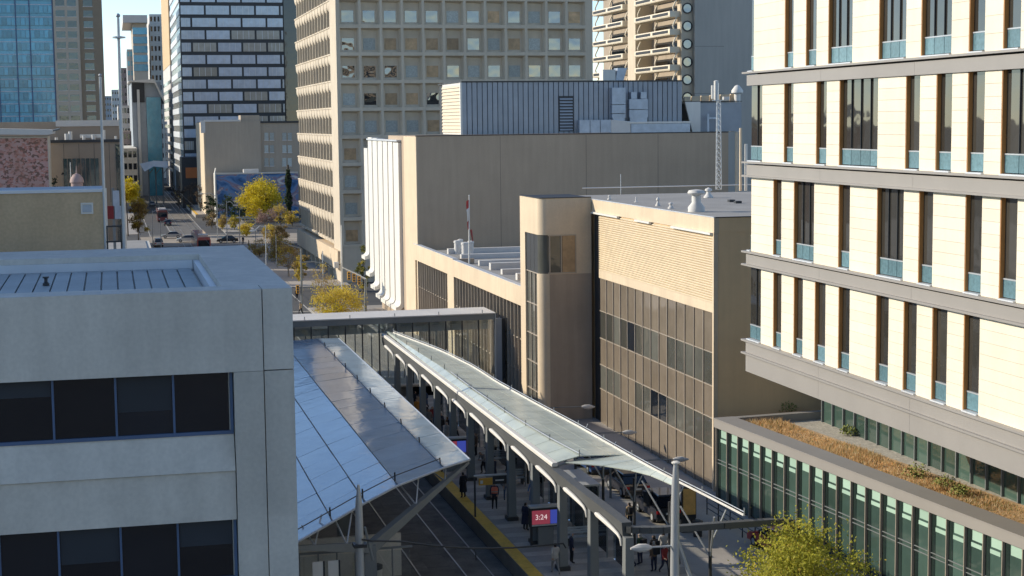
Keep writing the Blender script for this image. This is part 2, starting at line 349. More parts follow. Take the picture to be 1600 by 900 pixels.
# ================================================================== cream clad building
XC=34.0
def cream():
    t=empty('cream_building',(48,64,0),'cream clad building with slot windows and grey floor bands','building')
    Yc=84.12; Yn=46.0
    zb=[onX(1169,y,XC).z for y in (116,134,255.5,275,395,413.5,532,552,580)]
    # floor bands (top,bottom)
    bands=[(zb[0],zb[1]),(zb[2],zb[3]),(zb[4],zb[5])]
    zl0,zl1,zl2=zb[6],zb[7],zb[8]
    cube('core',M['dark'],t,(XC+.62,Yn,zl2+.02),(66,Yc-.35,36))
    def bandbox(z0,z1,nm='floor_band'):
        # metal panels ~9.5 m long, fine joint between
        y=Yc
        while y>Yn:
            y2=max(y-9.6,Yn); cube(nm,M['band'],t,(XC-.10,y2+.015,z0),(XC+.60,y,z1)); y=y2
    def ledge(z,ov=.34):
        cube('ledge',M['band'],t,(XC-.26,Yn,z),(XC+.3,Yc+ov,z+.10))
    for (z1,z0) in bands:
        bandbox(z0,z1-.06); ledge(z1+.02)
    for (z1,z0) in bands[1:]: ledge(z0-.04)
    bandbox(zl1+.06,zl0-.06); ledge(zl0-.03); ledge(zl1-.03); bandbox(zl2,zl1-.03,'fascia_panel')
    cube('soffit',M['band'],t,(XC+.6,Yn,zl2+.0),(66,Yc,zl2+.3))
    floors=[ (zb[0]+.12,36.0,66,[(1168,1178),(1226,1240),(1259,1276),(1294,1332),(1373,1416),(1439,1487),(1513.5,1539),(1567,1595)]),
             (zb[2]+.12,zb[1]+.003,205,[(1168,1191),(1224.7,1239.6),(1275,1291.6),(1311,1371.6),(1414.5,1437),(1462,1487),(1511,1538),(1564,1612)]),
             (zb[4]+.12,zb[3]-.04,340,[(1166,1174),(1208,1221),(1240,1272),(1310,1328),(1370,1412),(1435.5,1458),(1508,1534.6),(1562.6,1590)]),
             (zb[6]+.07,zb[5]-.04,470,[(1166,1189),(1208,1221),(1240,1254.5),(1273,1290),(1310,1328),(1369,1389),(1412,1433),(1457,1481),(1506.6,1532)])]
    for fi,(z0,z1,py,wins) in enumerate(floors):
        ys=[(onX(b,py,XC).y,onX(a,py,XC).y) for a,b in wins]
        extra=[(53.0,54.2),(50.0,51.4)]
        if fi==1: extra=[(50.5,52.0)]
        ys=[(max(a,Yn),min(b,Yc)) for a,b in ys]+[e for e in extra if e[1]<ys[-1][0]-.6]
        prev=Yc
        nz=8 if fi else 12
        for wi,(ya,yb) in enumerate(ys):
            if wi>0:
                # pier of cladding courses between prev and yb
                pier=cube('pier',M['cream'],t,(XC+.06,yb+.004,z0),(XC+.58,prev-.004,z1))
                for c in range(nz):
                    hz=(z1-z0)/nz; cube('cladding_plank',M['cream'],pier,(XC,yb,z0+c*hz+.006),(XC+.07,prev,z0+(c+1)*hz-.006))
            # jambs (far side bronze return), spandrel glass, window
            corner=(wi==0)
            w=B().box((XC+.20,ya+.03,z0+.86),(XC+.22,yb-(.03 if not corner else -.0),z1-.02)).obj('window',M['cglass'],t)
            if not corner:
                cube('jamb',M['jamb'],w,(XC+.012,yb-.06,z0+.004),(XC+.5,yb-.002,z1-.004))
            cube('jamb',M['cream'],w,(XC+.012,ya+.002,z0+.004),(XC+.5,ya+.035,z1-.004))
            n=max(1,round((yb-ya)/1.0)); 
            for k in range(n):
                a=ya+.035+(yb-ya-.07)*k/n; b=ya+.035+(yb-ya-.07)*(k+1)/n
                cube('spandrel_glass',M['teal'],w,(XC+.15,a+.02,z0+.10),(XC+.23,b-.02,z0+.80))
                if k: cube('mullion',M['dark'],w,(XC+.13,a-.015,z0+.86),(XC+.23,a+.015,z1-.02))
            cube('transom',M['steel_light'],w,(XC+.13,ya+.035,z0+.80),(XC+.23,yb-.07,z0+.855))
            cube('sill',M['flash'],w,(XC-.1,ya+.04,z0+.0),(XC+.23,yb-.062,z0+.06))
            prev=ya
        pier=cube('pier',M['cream'],t,(XC+.06,Yn,z0),(XC+.58,prev-.004,z1))
        for c in range(nz):
            hz=(z1-z0)/nz; cube('cladding_plank',M['cream'],pier,(XC,Yn,z0+c*hz+.006),(XC+.07,prev,z0+(c+1)*hz-.006))
    # corner glass return (faces away along the street)
    cube('end_wall',M['cglass'],t,(XC+.40,Yc-.34,zl2+.3),(66,Yc-.02,36))
    # recessed storey under the overhang
    XR=45.0
    g0,g1=5.05,zl2
    cube('recess_core',M['dark'],t,(XR+.3,50,0.2),(66,98.0,g1-.01))
    y=98.2; k=0
    while y>50:
        w=cube('recess_window',M['pglass'],t,(XR+.05,y-1.52,g0),(XR+.1,y-.06,g1))
        cube('recess_mullion',M['steel'],w,(XR-.1,y-.06,g0),(XR+.12,y+.02,g1)); 
        cube('transom',M['steel'],w,(XR,y-1.52,g0+2.9),(XR+.11,y-.06,g0+3.0))
        y-=1.6; k+=1
    cube('recess_end',M['pglass'],t,(XR+.1,98.2,g0),(66,98.3,g1))
cream()
# ================================================================== green glass podium with planted roof
def podium():
    t=empty('glass_podium',(45,80,0),'low green glass podium with a planted roof and grey coping','building')
    P0=Vector((37.9,99.0,0)); P1=Vector((41.9,52.0,0)); d=(P1-P0); L=d.length; d.normalize(); n=Vector((-d.y,d.x,0)); n=n if n.x<0 else -n   # outward (-X)
    def seg(name,m,a,b,z0,z1,o0,o1,par):
        A=P0+d*a; Bq=P0+d*b
        q=[A-n*o1,A-n*o0,Bq-n*o0,Bq-n*o1]
        return B().hexa([(p.x,p.y,z0) for p in q]+[(p.x,p.y,z1) for p in q]).obj(name,m,par,fixn=True)
    seg('core',M['dark'],.3,L,0,5.0,.5,8,t)
    ZG=5.0; bay=1.55; k=0; s=.0
    while s<L-1:
        g=seg('window_bay',M['pglass'],s+.05,s+bay-.05,.15,ZG,.10,.13,t)
        sh=.60+random.uniform(-.03,.03)
        seg('roller_shade',M['pshade'],s+.52,s+bay-.10,ZG-sh,ZG-.02,.07,.098,g)
        if random.random()<.85: seg('light_shelf',M['pshade'],s+.42,s+bay-.16-random.random()*.2,ZG-sh-.34,ZG-sh-.13,.075,.098,g)
        seg('fin',M['bronze'],s-.025,s+.025,.0,ZG,-.06,.14,g)
        seg('back_pier',M['pgdark'],s+.05,s+.40,.15,ZG,.085,.0995,g)
        for z in (2.85,2.62): seg('transom',M['steel'],s+.03,s+bay-.03,z,z+.04,.03,.084,g)
        s+=bay; k+=1
    seg('fascia',M['band'],-.1,L,ZG+.002,ZG+.55,-.16,.7,t)
    seg('coping',M['band'],-.1,L,ZG+.55,ZG+.62,-.22,1.25,t)
    seg('end_kerb',M['band'],-.1,.45,ZG+.1,ZG+.60,1.252,8.0,t)
    so=seg('soil',M['dry'],.5,L,ZG,ZG+.22,.72,4.6,t)
    seg('gravel_strip',mat('gravel_strip',(.42,.38,.31),.95,var=.25,vs=3,fine=.2),.5,L,ZG,ZG+.10,4.62,8.0,t)
    # dry grasses and low shrubs on the roof: uncountable
    rng=random.Random(3); g=B()
    for i in range(26000):
        a=.7+rng.random()**1.0*(L-1); b=.9+rng.random()*3.3
        p=P0+d*a-n*b; dens=math.sin(a*.55+1.3)*.5+.5
        h=(.05+.27*rng.random()*(.3+dens))*(1.15 if a<22 else .7); w=.02+.03*rng.random(); an=rng.random()*6.28; l=Vector((rng.uniform(-.5,.5),rng.uniform(-.5,.5),0))*h
        u=Vector((math.cos(an),math.sin(an),0))*w; z=ZG+.2
        mi=0 if rng.random()<.75-.28*(a>24) else (1 if rng.random()<.6 else 2)
        g.face([(p.x-u.x,p.y-u.y,z),(p.x+u.x,p.y+u.y,z),(p.x+l.x,p.y+l.y,z+h)],mi)
    o=g.obj('dry_grass',[leafmat('straw',(.66,.44,.21)),leafmat('straw_pale',(.72,.58,.36)),leafmat('sage',(.24,.24,.09))],t); tag(o,kind='stuff')
    for (px,py,s_,lab) in ((1229,632,.55,'tall green shrub at the louvred building end of the planted roof'),(1325,668,.4,'small green shrub on the dry grass near the recessed glazing'),(1432,735,.55,'round green shrub where the dry grass thins out'),(1476,752,.5,'sage shrub between the round shrub and the gravel'),(1500,765,.45,'low sage shrub on the open end of the planted roof')):
        q=onZ(px,py+10,5.2); r2=random.Random(px); b=B()
        for i in range(260):
            v=Vector((r2.gauss(0,.5),r2.gauss(0,.5),abs(r2.gauss(.4,.35)))).normalized()*s_*r2.random()**.5*1.5; c=q+Vector((v.x,v.y,abs(v.z)))
            u=Vector((r2.uniform(-1,1),r2.uniform(-1,1),r2.uniform(-1,1))).normalized()*.07; w=u.orthogonal().normalized()*.05
            b.face([c-u,c+w,c+u,c-w])
        o=b.obj('roof_shrub',mat('shrub%d'%px,(.22,.24,.06),.9,var=.3,vs=4)); tag(o,lab,'shrub','shrubs on the planted roof')
podium()
# ================================================================== tan building: louvred wing, stair tower, lobby wing
XW=38.82
def louvred():
    t=empty('louvred_building',(50,116,0),'tan building with a wide louvred wall above bronze curtain wall glazing','building')
    Y0,Y1=102.0,128.5; ZT=18.5
    cube('core',M['tanend'],t,(XW+.32,Y0,0),(66,144.,ZT-.35))
    B().prism([(XW+.02,12.12),(XW+.02,12.78),(XW+.32,12.78),(XW+.32,12.12)],'y',Y0+.02,Y1).obj('lintel_band',M['tan'],t)
    B().prism([(XW,17.48),(XW,ZT),(XW+.35,ZT),(XW+.35,17.48)],'y',Y0-.02,130.45).obj('fascia',M['tan'],t)
    cube('parapet_front',M['tanend'],t,(XW+.36,Y0-.02,17.5),(66,Y0+.28,ZT-.004))
    cube('coping',M['dark'],t,(XW+.1,Y0-.05,ZT-.002),(66,Y0+.25,ZT+.05)); cube('coping',M['flash'],t,(XW-.03,Y0-.05,ZT+.001),(XW+.09,130.45,ZT+.06)); cube('setback_strip',M['dark'],t,(XW+.25,Y1+.01,0),(XW+.315,130.45,17.47))  # last piece: flat dark strip between the glazing and the stair tower
    cube('corner_strip',M['tan'],t,(XW-.02,Y0-.03,0),(XW+.30,Y0+.22,17.47))
    # louvre slats
    backp=cube('louvre_backing',M['tanend'],t,(XW+.14,Y0+.25,12.8),(XW+.3,Y1-.02,17.46))
    n=27
    for k in range(n):
        z=12.80+k*(4.64/n); B().prism([(XW+.0,z),(XW+.0,z+.07),(XW+.13,z+.12),(XW+.13,z+.05)],'y',Y0+.24,Y1-.03).obj('louvre_slat',M['louvre'],backp)
    for (a,b) in ((927,968),(995,1018),(1052,1114)):
        ya=onX(a,335,XW).y; yb=onX(b,350,XW).y; cube('light_shelf',M['white'],t,(XW-.22,yb,17.36),(XW-.005,ya,17.50))
    # curtain wall
    rows=[(9.42,12.10,'spand'),(7.15,9.38,'vis'),(4.95,7.11,'spand'),(2.92,4.91,'vis'),(0.02,2.88,'spand')]
    nb=14; by=(Y1-.05-(Y0+.24))/nb
    cw=cube('curtain_wall',M['bronze'],t,(XW+.15,Y0+.24,0),(XW+.31,Y1-.03,12.11))
    rr=random.Random(11)
    for i in range(nb):
        ya=Y0+.24+i*by
        cube('mullion',M['bronze'],cw,(XW+.02,ya-.035,0),(XW+.145,ya+.035,12.11))
        for (z0,z1,k) in rows:
            mm=M[k]
            if k=='vis' and rr.random()<.10: mm=M['spand'] if rr.random()<.5 else M['dglass']
            cube('panel' if k=='spand' else 'window_pane',mm,cw,(XW+.10,ya+.045,z0+.03),(XW+.14,ya+by-.045,z1-.03))
    for z in (9.40,7.13,4.93,2.90): cube('transom',M['bronze'],cw,(XW+.04,Y0+.24,z-.03),(XW+.146,Y1-.03,z+.03))
    # roof
    cube('roof',M['roofgrey'],t,(XW+.36,Y0+.29,ZT-.34),(66,143.9,ZT-.28))
    for (px,py,r,h,kind) in ((1088,331,.55,1.9,'fan'),(1107,309,.42,.9,'cap'),(1028,322,.2,.7,'cap'),(1048,326,.22,.5,'cap'),(952,312,.16,.4,'cap'),(994,316,.10,.45,'pipe')):
        p=onZ(px,py,ZT-.28); b=B(); z=ZT-.28
        if kind=='fan':
            b.lathe((p.x,p.y,z),[(.62,0),(.62,.35),(.34,.7),(.34,1.25),(.6,1.32),(.66,1.42),(.55,1.6),(.1,1.66)],18)
        elif kind=='cap': b.lathe((p.x,p.y,z),[(r,0),(r,.1),(r*.45,h*.4),(r*.4,h*.6),(r*.75,h*.68),(r*.7,h*.85),(r*.1,h)],14)
        else: b.lathe((p.x,p.y,z),[(r*1.6,0),(r*1.6,.05),(r*.6,.1),(r*.6,h)],10)
        b.obj('roof_vent',M['offwhite'],t,True)
    for (px,py) in ((1150,318),(1140,316)):
        p=onZ(px,py,ZT-.28); cube('roof_curb',M['dark'],t,(p.x,p.y,ZT-.28),(p.x+.5,p.y+.5,ZT-.08))
    for px,h in ((970,1.9),):
        p=onZ(px,304,ZT-.28); B().tube([(p.x,p.y,ZT-.3),(p.x,p.y,ZT+h-.3)],.03,6).obj('aerial',M['steel_light'],t)
    pa=onZ(925,304,ZT-.28); B().tube([(pa.x,148,ZT+.2),(66,148,ZT+.2)],.05,6).obj('guard_rail',M['flash'],t)
    return t
louvred()
XS=34.3
def stair():
    t=empty('stair_tower',(36.5,134,0),'tan stair tower with a rounded corner and a glazed corner window','building')
    Y0=130.5; ZT=18.65; r=.75; x0=XS; Y1=137.0
    # body with rounded corner, split around the corner window (z 12.4..15.6)
    def plan(off=0):
        pts=[]
        for k in range(9):
            a=R(180+90*k/8); pts.append((x0+off+r+r*math.cos(a),Y0+off+r+r*math.sin(a)))
        return pts
    za,zb_=12.38,15.62
    body=plan()+[(38.80,Y0),(38.80,Y1),(x0,Y1)]
    B().prism(body,'z',zb_,ZT).obj('upper_wall',M['tan'],t,True,True)
    inner=plan(.12)+[(38.80,Y0+.12),(38.80,Y1),(x0+.12,Y1)]
    B().prism(inner,'z',za-.01,zb_+.01).obj('window_core',M['dark'],t,True,True)
    # lower shaft: rounded pier, with glass strip on the street side
    ys0,ys1=131.35,135.3
    low=plan()+[(38.80,Y0),(38.80,Y1),(x0+.5,Y1),(x0+.5,ys0),(x0,ys0)]
    B().prism(low,'z',0,za).obj('lower_wall',M['tan'],t,True,True)
    cube('shaft_sheet',M['shaft'],t,(x0+r+.12,Y0-.03,0),(38.79,Y0-.001,za-.05))  # thin darker brown sheet on the front of the lower shaft
    cube('side_pier',M['tan'],t,(x0+.0,ys1,0),(x0+.49,Y1,zb_-.002))
    g=cube('glass_strip',M['vis'],t,(x0+.22,ys0+.01,0),(x0+.3,ys1-.01,zb_-.002))
    for z in (2.2,4.6,7.0,9.6,12.3): cube('transom',M['bronze'],g,(x0+.1,ys0+.01,z),(x0+.215,ys1-.01,z+.08))
    for y in (132.6,133.9): cube('mullion',M['bronze'],g,(x0+.12,y,0),(x0+.215,y+.07,zb_-.003))
    # glazed corner window
    wx=37.45
    cw=B()
    pl_=plan(.06)
    for (a,b) in zip(pl_[:-1],pl_[1:]): cw.face([(a[0],a[1],za),(b[0],b[1],za),(b[0],b[1],zb_),(a[0],a[1],zb_)])
    cw.face([(x0+r,Y0+.06,za),(wx,Y0+.06,za),(wx,Y0+.06,zb_),(x0+r,Y0+.06,zb_)])
    c=cw.obj('corner_window',M['vis'],t)
    cube('reveal',M['tan'],t,(wx,Y0+.001,za-.001),(38.80,Y0+.13,zb_+.001))
    for x in (35.15,36.15,wx-.05): cube('mullion',M['bronze'],c,(x,Y0-.03,za),(x+.09,Y0+.055,zb_))
    for z in (za,zb_-.1): cube('frame_rail',M['bronze'],c,(x0+r,Y0-.035,z),(wx+.04,Y0+.05,z+.1))
    cube('blind',M['wwarm'],c,(36.3,Y0+.015,za+.1),(37.38,Y0+.05,zb_-.1))
    B().prism(plan(.2)+[(38.6,Y0+.2),(38.6,Y1-.2),(x0+.2,Y1-.2)],'z',ZT-.25,ZT-.2).obj('roof',M['roofgrey'],t)
    cop=plan(-.05)+[(38.80,Y0-.05),(38.80,Y0+.35),(x0+.4,Y0+.35),(x0+.4,Y1+.03),(x0-.05,Y1+.03)]
    B().prism(cop,'z',ZT+.001,ZT+.07).obj('coping',M['dark'],t,fixn=True)
    cube('roof_well',M['dark'],t,(x0+.42,Y0+.37,ZT+.002),(38.7,Y1-.05,ZT+.03))
stair()
def lobby():
    t=empty('lobby_wing',(40,160,0),'tan lobby wing with glazed bays and a stepped parapet beside the stair tower','building')
    Ya,Yb=137.01,189.0; X=XS
    zp1=onX(812,447,X).z; ystep=166.0; zp2=onX(700,402,X).z; zw=onX(805,474,X).z
    cube('core',M['tanend'],t,(X+.55,Ya,0),(66,Yb,zp1-.55))
    cube('roof',M['roofgrey'],t,(X+.5,Ya,zp1-.54),(66,185,zp1-.45))
    B().box((X,Ya,zw),(X+.5,ystep-.01,zp1)).obj('parapet',M['tan'],t)
    B().box((X,ystep,zw),(X+.5,Yb,zp2)).obj('parapet',M['tan'],t)
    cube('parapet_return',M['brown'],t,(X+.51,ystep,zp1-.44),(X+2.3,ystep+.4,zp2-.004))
    cube('coping',M['flash'],t,(X+.02,Ya,zp1),(X+.55,ystep-.02,zp1+.05)); cube('coping',M['flash'],t,(X+.02,ystep,zp2),(X+.55,Yb,zp2+.05))
    y1=onX(649,420,X).y; y2=onX(699,440,X).y; y3=onX(709,445,X).y; y4=Ya
    cube('pier',M['tan'],t,(X+.0,y1,0),(X+.5,Yb,zw-.001)); cube('pier',M['tan'],t,(X+.0,y3,0),(X+.5,y2,zw-.001))
    for (a,b,lo) in ((y2,y1,'p'),(y4,y3,'q')):
        n=max(4,round((b-a)/1.35)); w=(b-a)/n
        for k in range(n):
            cube('mullion',M['bronze'],t,(X+.05,a+k*w-.05,0),(X+.34,a+k*w+.05,zw-.002))
            for (z0,z1,m) in ((zw-3.0,zw-.02,'vis'),(zw-5.9,zw-3.1,'spand'),(.1,zw-6.0,'vis')):
                cube('window_pane',M[m],t,(X+.36,a+k*w+.06,z0),(X+.40,a+(k+1)*w-.06,z1))
        for z in (zw-3.1,zw-6.0): cube('transom',M['bronze'],t,(X+.2,a,z),(X+.355,b,z+.1))
    cube('backing',M['dark'],t,(X+.41,Ya,0),(X+.54,Yb,zw-.01))
    # steel roof beams over the roof well
    for k,(yy,z) in enumerate(((142,.5),(147,.62),(153,.5),(158,.7),(163,.55),(172,.5),(179,.6))):
        cube('roof_beam',M['offwhite'],t,(X+2.2,yy,zp1-.45),(60,yy+.7,zp1-.45+z))
    for (px,py,r) in ((701,381,.45),(713,384,.5),(722,382,.4),(706,379,.35)):
        p=onZ(px,py+8,zp2+.05); B().lathe((p.x+1,p.y,zp1-.45),[(r*.8,0),(r*.8,1.25),(r*.95,1.28),(r*.9,1.5),(r*.3,1.56)],14).obj('roof_vent',M['offwhite'],t,True)
    fp=onX(733,412,X+1.2); ft=onY(733,307,fp.y)
    f=empty('flagpole',(fp.x,fp.y,zp1-.45),'white rooftop flagpole with a drooping red and white flag','flagpole')
    B().tube([(fp.x,fp.y,zp1-.45),(ft.x,fp.y,ft.z)],[.09,.05],8).obj('mast',M['white'],f,True)
    B().lathe((ft.x,fp.y,ft.z),[(.02,0),(.09,.08),(.02,.18)],8).obj('ball',M['white'],f)
    fl=B(); rr=random.Random(2)
    for k in range(7):
        z0=ft.z-.3-k*.42; w=.34-.02*k; o=.12*math.sin(k*1.3)
        fl.face([(ft.x-.04,fp.y,z0),(ft.x-w,fp.y-.1+o,z0-.2),(ft.x-w+.02,fp.y-.1+.12*math.sin((k+1)*1.3),z0-.62),(ft.x-.04,fp.y,z0-.42)],0 if k in (0,1,5,6) else 1)
    fl.obj('flag',[mat('flag_red',(.45,.06,.05),.8),M['white']],f)
    B().tube([(ft.x+.15,fp.y,ft.z-3.4),(ft.x+.3,fp.y-.1,ft.z-4.6)],[.12,.05],6).obj('flag_tail',mat('flag_red_dark',(.30,.06,.05),.8),f)
lobby()
def theatre():
    Yt=187.; X0=34.6
    zt=onY(700,212.5,Yt).z; xr=onY(1120,207,Yt).x
    t=empty('theatre_block',(55,200,0),'large windowless brown theatre block','building')
    B().box((X0,Yt,0),(xr+1.5,Yt+20,zt)).obj('wall',M['brown'],t)
    B().box((X0-.12,Yt+.02,0),(X0-.002,Yt+8.2,zt-.01)).obj('side_facing',M['tan'],t)
    cube('coping',M['dark'],t,(X0-.15,Yt-.05,zt+.001),(xr+1.5,Yt+.3,zt+.12))
    for x in (44.5,55.,64.): cube('wall_joint',M['concrete_joint'],t,(x,Yt-.004,8),(x+.035,Yt+.01,zt-.1))
    # drain pipes
    pxp=onY(1157,260,Yt); B().tube([(pxp.x-.6,Yt-.2,12),(pxp.x-.6,Yt-.2,zt)],.18,8).obj('downpipe',M['tan'],t)
    # white ribbed fin wall beyond
    t=empty('white_fin_wall',(33,200,0),'tall white ribbed wall of curved fins beside the theatre','facade')
    XF=34.2
    ys=[onX(px,340,XF).y for px in (624,616,608,600,592,584,577,570.5)]
    for i,(a,b) in enumerate(zip(ys[:-1],ys[1:])):
        w=.62 if i else .02
        b_=B(); prof=[]
        zt2=22.6+.1*i-(1.6 if i>5 else 0); xb=XF; r=.62; zc=(3.0,3.0,3.0,3.2,4.0,5.4,7.4)[i]
        prof.append((xb+.9,zt2)); prof.append((xb,zt2)); prof.append((xb,zc))
        for k in range(1,7):
            an=R(90*k/6); prof.append((xb-r+r*math.cos(an),zc-r*math.sin(an)))
        prof.append((xb-r,zc-r-.45))
        for k in range(6,0,-1):
            an=R(90*k/6); prof.append((xb-r+(r+.6)*math.cos(an),zc-(r+.45)*math.sin(an)))
        prof.append((xb+.9,zc))
        b_.prism(prof,'y',a+w,b-.04).obj('fin',M['white'],t,False,True)
    cube('backing',M['brown'],t,(XF+.92,ys[0]+.05,0),(XF+1.9,ys[-3],20.2))
    cube('top_rail',M['flash'],t,(XF-.2,ys[0],22.75),(XF+1.2,ys[-2],22.95))
    # blue grey metal plant room on the theatre roof
    Yp=Yt+1.0; z0=zt+.13; zt3=onY(800,128.5,Yp).z; x0=onY(722,170,Yp).x; x1=onY(1066,170,Yp).x
    t=empty('plant_room',(x0+10,Yp+8,zt),'blue grey ribbed metal plant room on the theatre roof','building')
    cube('core',M['dark'],t,(x0+.12,Yp+.12,z0),(x1-.02,Yp+14,zt3-.1))
    n=44; w=(x1-x0)/n
    for k in range(n):
        B().prism([(x0+k*w+.02,Yp),(x0+(k+1)*w-.10,Yp),(x0+(k+1)*w-.06,Yp+.06),(x0+(k+1)*w-.02,Yp+.1),(x0+k*w+.02,Yp+.1)],'z',z0,zt3).obj('wall_sheet',M['bluemetal'],t)
    cube('roof_edge',M['dark'],t,(x0-.05,Yp-.08,zt3),(x1+.05,Yp+14,zt3+.16))
    # lit louvred end wall
    ye=onX(692,170,x0).y
    ew=cube('end_frame',M['offwhite'],t,(x0-.02,Yp+.2,z0),(x0+.1,min(ye,Yp+13.8),zt3-.02))
    nn=14
    for k in range(nn):
        z=z0+.25+k*(zt3-z0-.4)/nn; B().prism([(x0-.16,z),(x0-.03,z+.30),(x0-.03,z+.22)],'y',Yp+.35,min(ye,Yp+13.6)).obj('louvre_slat',M['louvre'],ew)
    cube('end_trim',M['white'],t,(x0-.2,Yp-.02,z0),(x0+.02,Yp+.34,zt3-.01))
    # louvre panel
    a=onY(873,150,Yp); b=onY(896,205,Yp); lp=cube('vent_panel',M['dark'],t,(a.x,Yp-.05,b.z),(b.x,Yp+.02,a.z))
    for k in range(11):
        z=b.z+.1+k*(a.z-b.z-.2)/11; B().prism([(Yp-.16,z),(Yp-.06,z+.2),(Yp-.06,z+.12)],'x',a.x+.1,b.x-.1).obj('louvre_slat',M['bluemetal'],lp)
    # ducts
    t=empty('roof_ductwork',(onY(960,200,Yp-2).x,Yp-1.6,zt),'galvanised duct run bending along the theatre roof edge','duct')
    zz=zt+.1; Yd=Yp-.95
    def dx(px): return onY(px,195,Yd).x
    def dz(py): return onY(960,py,Yd).z
    for (a,b) in ((905,922),(922,938),(938,955)):
        cube('duct_section',M['ductmetal'],t,(dx(a)+.03,Yd,dz(207)),(dx(b)-.03,Yd+.7,dz(187)))
    B().hexa([(dx(955),Yd,dz(208)),(dx(985),Yd-.05,dz(209)),(dx(985),Yd+.7,dz(209)),(dx(955),Yd+.7,dz(208)),(dx(955),Yd,dz(187)),(dx(985),Yd-.05,dz(190)),(dx(985),Yd+.7,dz(190)),(dx(955),Yd+.7,dz(187))]).obj('duct_elbow',M['offwhite'],t)
    cube('duct_section',M['ductmetal'],t,(dx(986),Yd-.05,dz(209)),(dx(1078),Yd+.7,dz(194)))
    cube('duct_cover',M['white'],t,(dx(980),Yd-.1,dz(193.5)),(dx(1080),Yd+.75,dz(190.5)))
    for nm,x0_,x1_,segs,lab in (('tall',957,978,((184,178),(177,164),(163,137)),'tall stepped galvanised duct riser against the plant room'),('short',984,1013,((184,172),(171,155)),'short wide galvanised duct riser with two hooded outlets')):
        t2=empty('duct_riser',(dx(x0_),Yd+.3,zt),lab,'duct')
        for (pa,pb) in segs: B().box((dx(x0_),Yd+.1,dz(pa)),(dx(x1_),Yd+.9,dz(pb))).obj('duct_section',M['ductmetal'],t2)
        cube('duct_foot',M['ductmetal'],t2,(dx(x0_)+.1,Yd+.15,zt+.12),(dx(x1_)-.1,Yd+.85,dz(184)))
        if nm=='short':
            for px in (987,1002): cube('hood',M['ductmetal'],t2,(dx(px),Yd+.15,dz(154.5)),(dx(px+9),Yd+.8,dz(144)))
    # rooftop unit seen over the plant room
    q=onY(957,118,Yp+6); t=empty('rooftop_unit',(q.x,Yp+6,zt3+.16),'white rooftop fan housing on the plant room','roof unit')
    B().box((q.x-1.4,Yp+5.4,zt3+.16),(q.x+.2,Yp+7,onY(957,109,Yp+6).z)).obj('case',M['white'],t); B().hexa([(q.x+.21,Yp+5.4,zt3+.16),(q.x+1.2,Yp+5.4,zt3+.16),(q.x+1.2,Yp+7,zt3+.16),(q.x+.21,Yp+7,zt3+.16),(q.x+.5,Yp+5.4,q.z+.9),(q.x+1.7,Yp+5.4,q.z+.9),(q.x+1.7,Yp+7,q.z+.9),(q.x+.5,Yp+7,q.z+.9)]).obj('hood',M['ductmetal'],t)
    # right hand sloped annex
    Ya=Yp+.6; 
    def ax(px,py=180): return onY(px,py,Ya).x
    def az(py): return onY(1110,py,Ya).z
    t=empty('roof_annex',(ax(1110),Ya+2,zt),'pale and blue grey stair annex on the theatre roof','building')
    B().prism([(ax(1081),az(208)),(ax(1093),az(208)),(ax(1093),az(159)),(ax(1069),az(159))][::-1],'y',Ya-.35,Ya).obj('sloped_wall',M['white'],t,fixn=True)
    cube('wall',M['bluemetal'],t,(ax(1093)+.01,Ya-.1,zt+.13),(ax(1158),Ya+8,az(160)))
    cube('roof_edge',M['dark'],t,(ax(1069),Ya-.3,az(159)),(ax(1158),Ya+8,az(158)))
    cube('pipe_frame',M['ductmetal'],t,(ax(1101),Ya-.9,zt+.12),(ax(1104),Ya-.75,az(178))); cube('pipe_frame',M['ductmetal'],t,(ax(1117),Ya-.9,zt+.12),(ax(1120),Ya-.75,az(172))); cube('pipe_frame',M['ductmetal'],t,(ax(1104)+.01,Ya-.88,az(186)),(ax(1117)-.01,Ya-.77,az(183)))
    Yb=Ya+9
    t=empty('parapet_wall',(onY(1110,150,Yb).x,Yb,zt),'sunlit tan parapet with rooftop cowls behind the annex','wall')
    for (a,b) in ((1070,1079),(1081,1094),(1096,1108),(1110,1124),(1126,1140),(1142,1156)):
        cube('panel',M['tan'],t,(onY(a,150,Yb).x,Yb,zt),(onY(b,150,Yb).x,Yb+.4,onY(a,151-(a-1070)*.06,Yb).z))
    for px in (1119,1152):
        q=onY(px,150,Yb-.6); B().lathe((q.x,Yb-.6,zt),[(.4,0),(.4,q.z-zt+.3),(.75,q.z-zt+.4),(.75,q.z-zt+.7),(.3,q.z-zt+1.3),(.05,q.z-zt+1.4)] if px==1152 else [(.3,0),(.3,q.z-zt+1.9),(.05,q.z-zt+2)],14).obj('cowl',M['white'],t,True)
theatre()
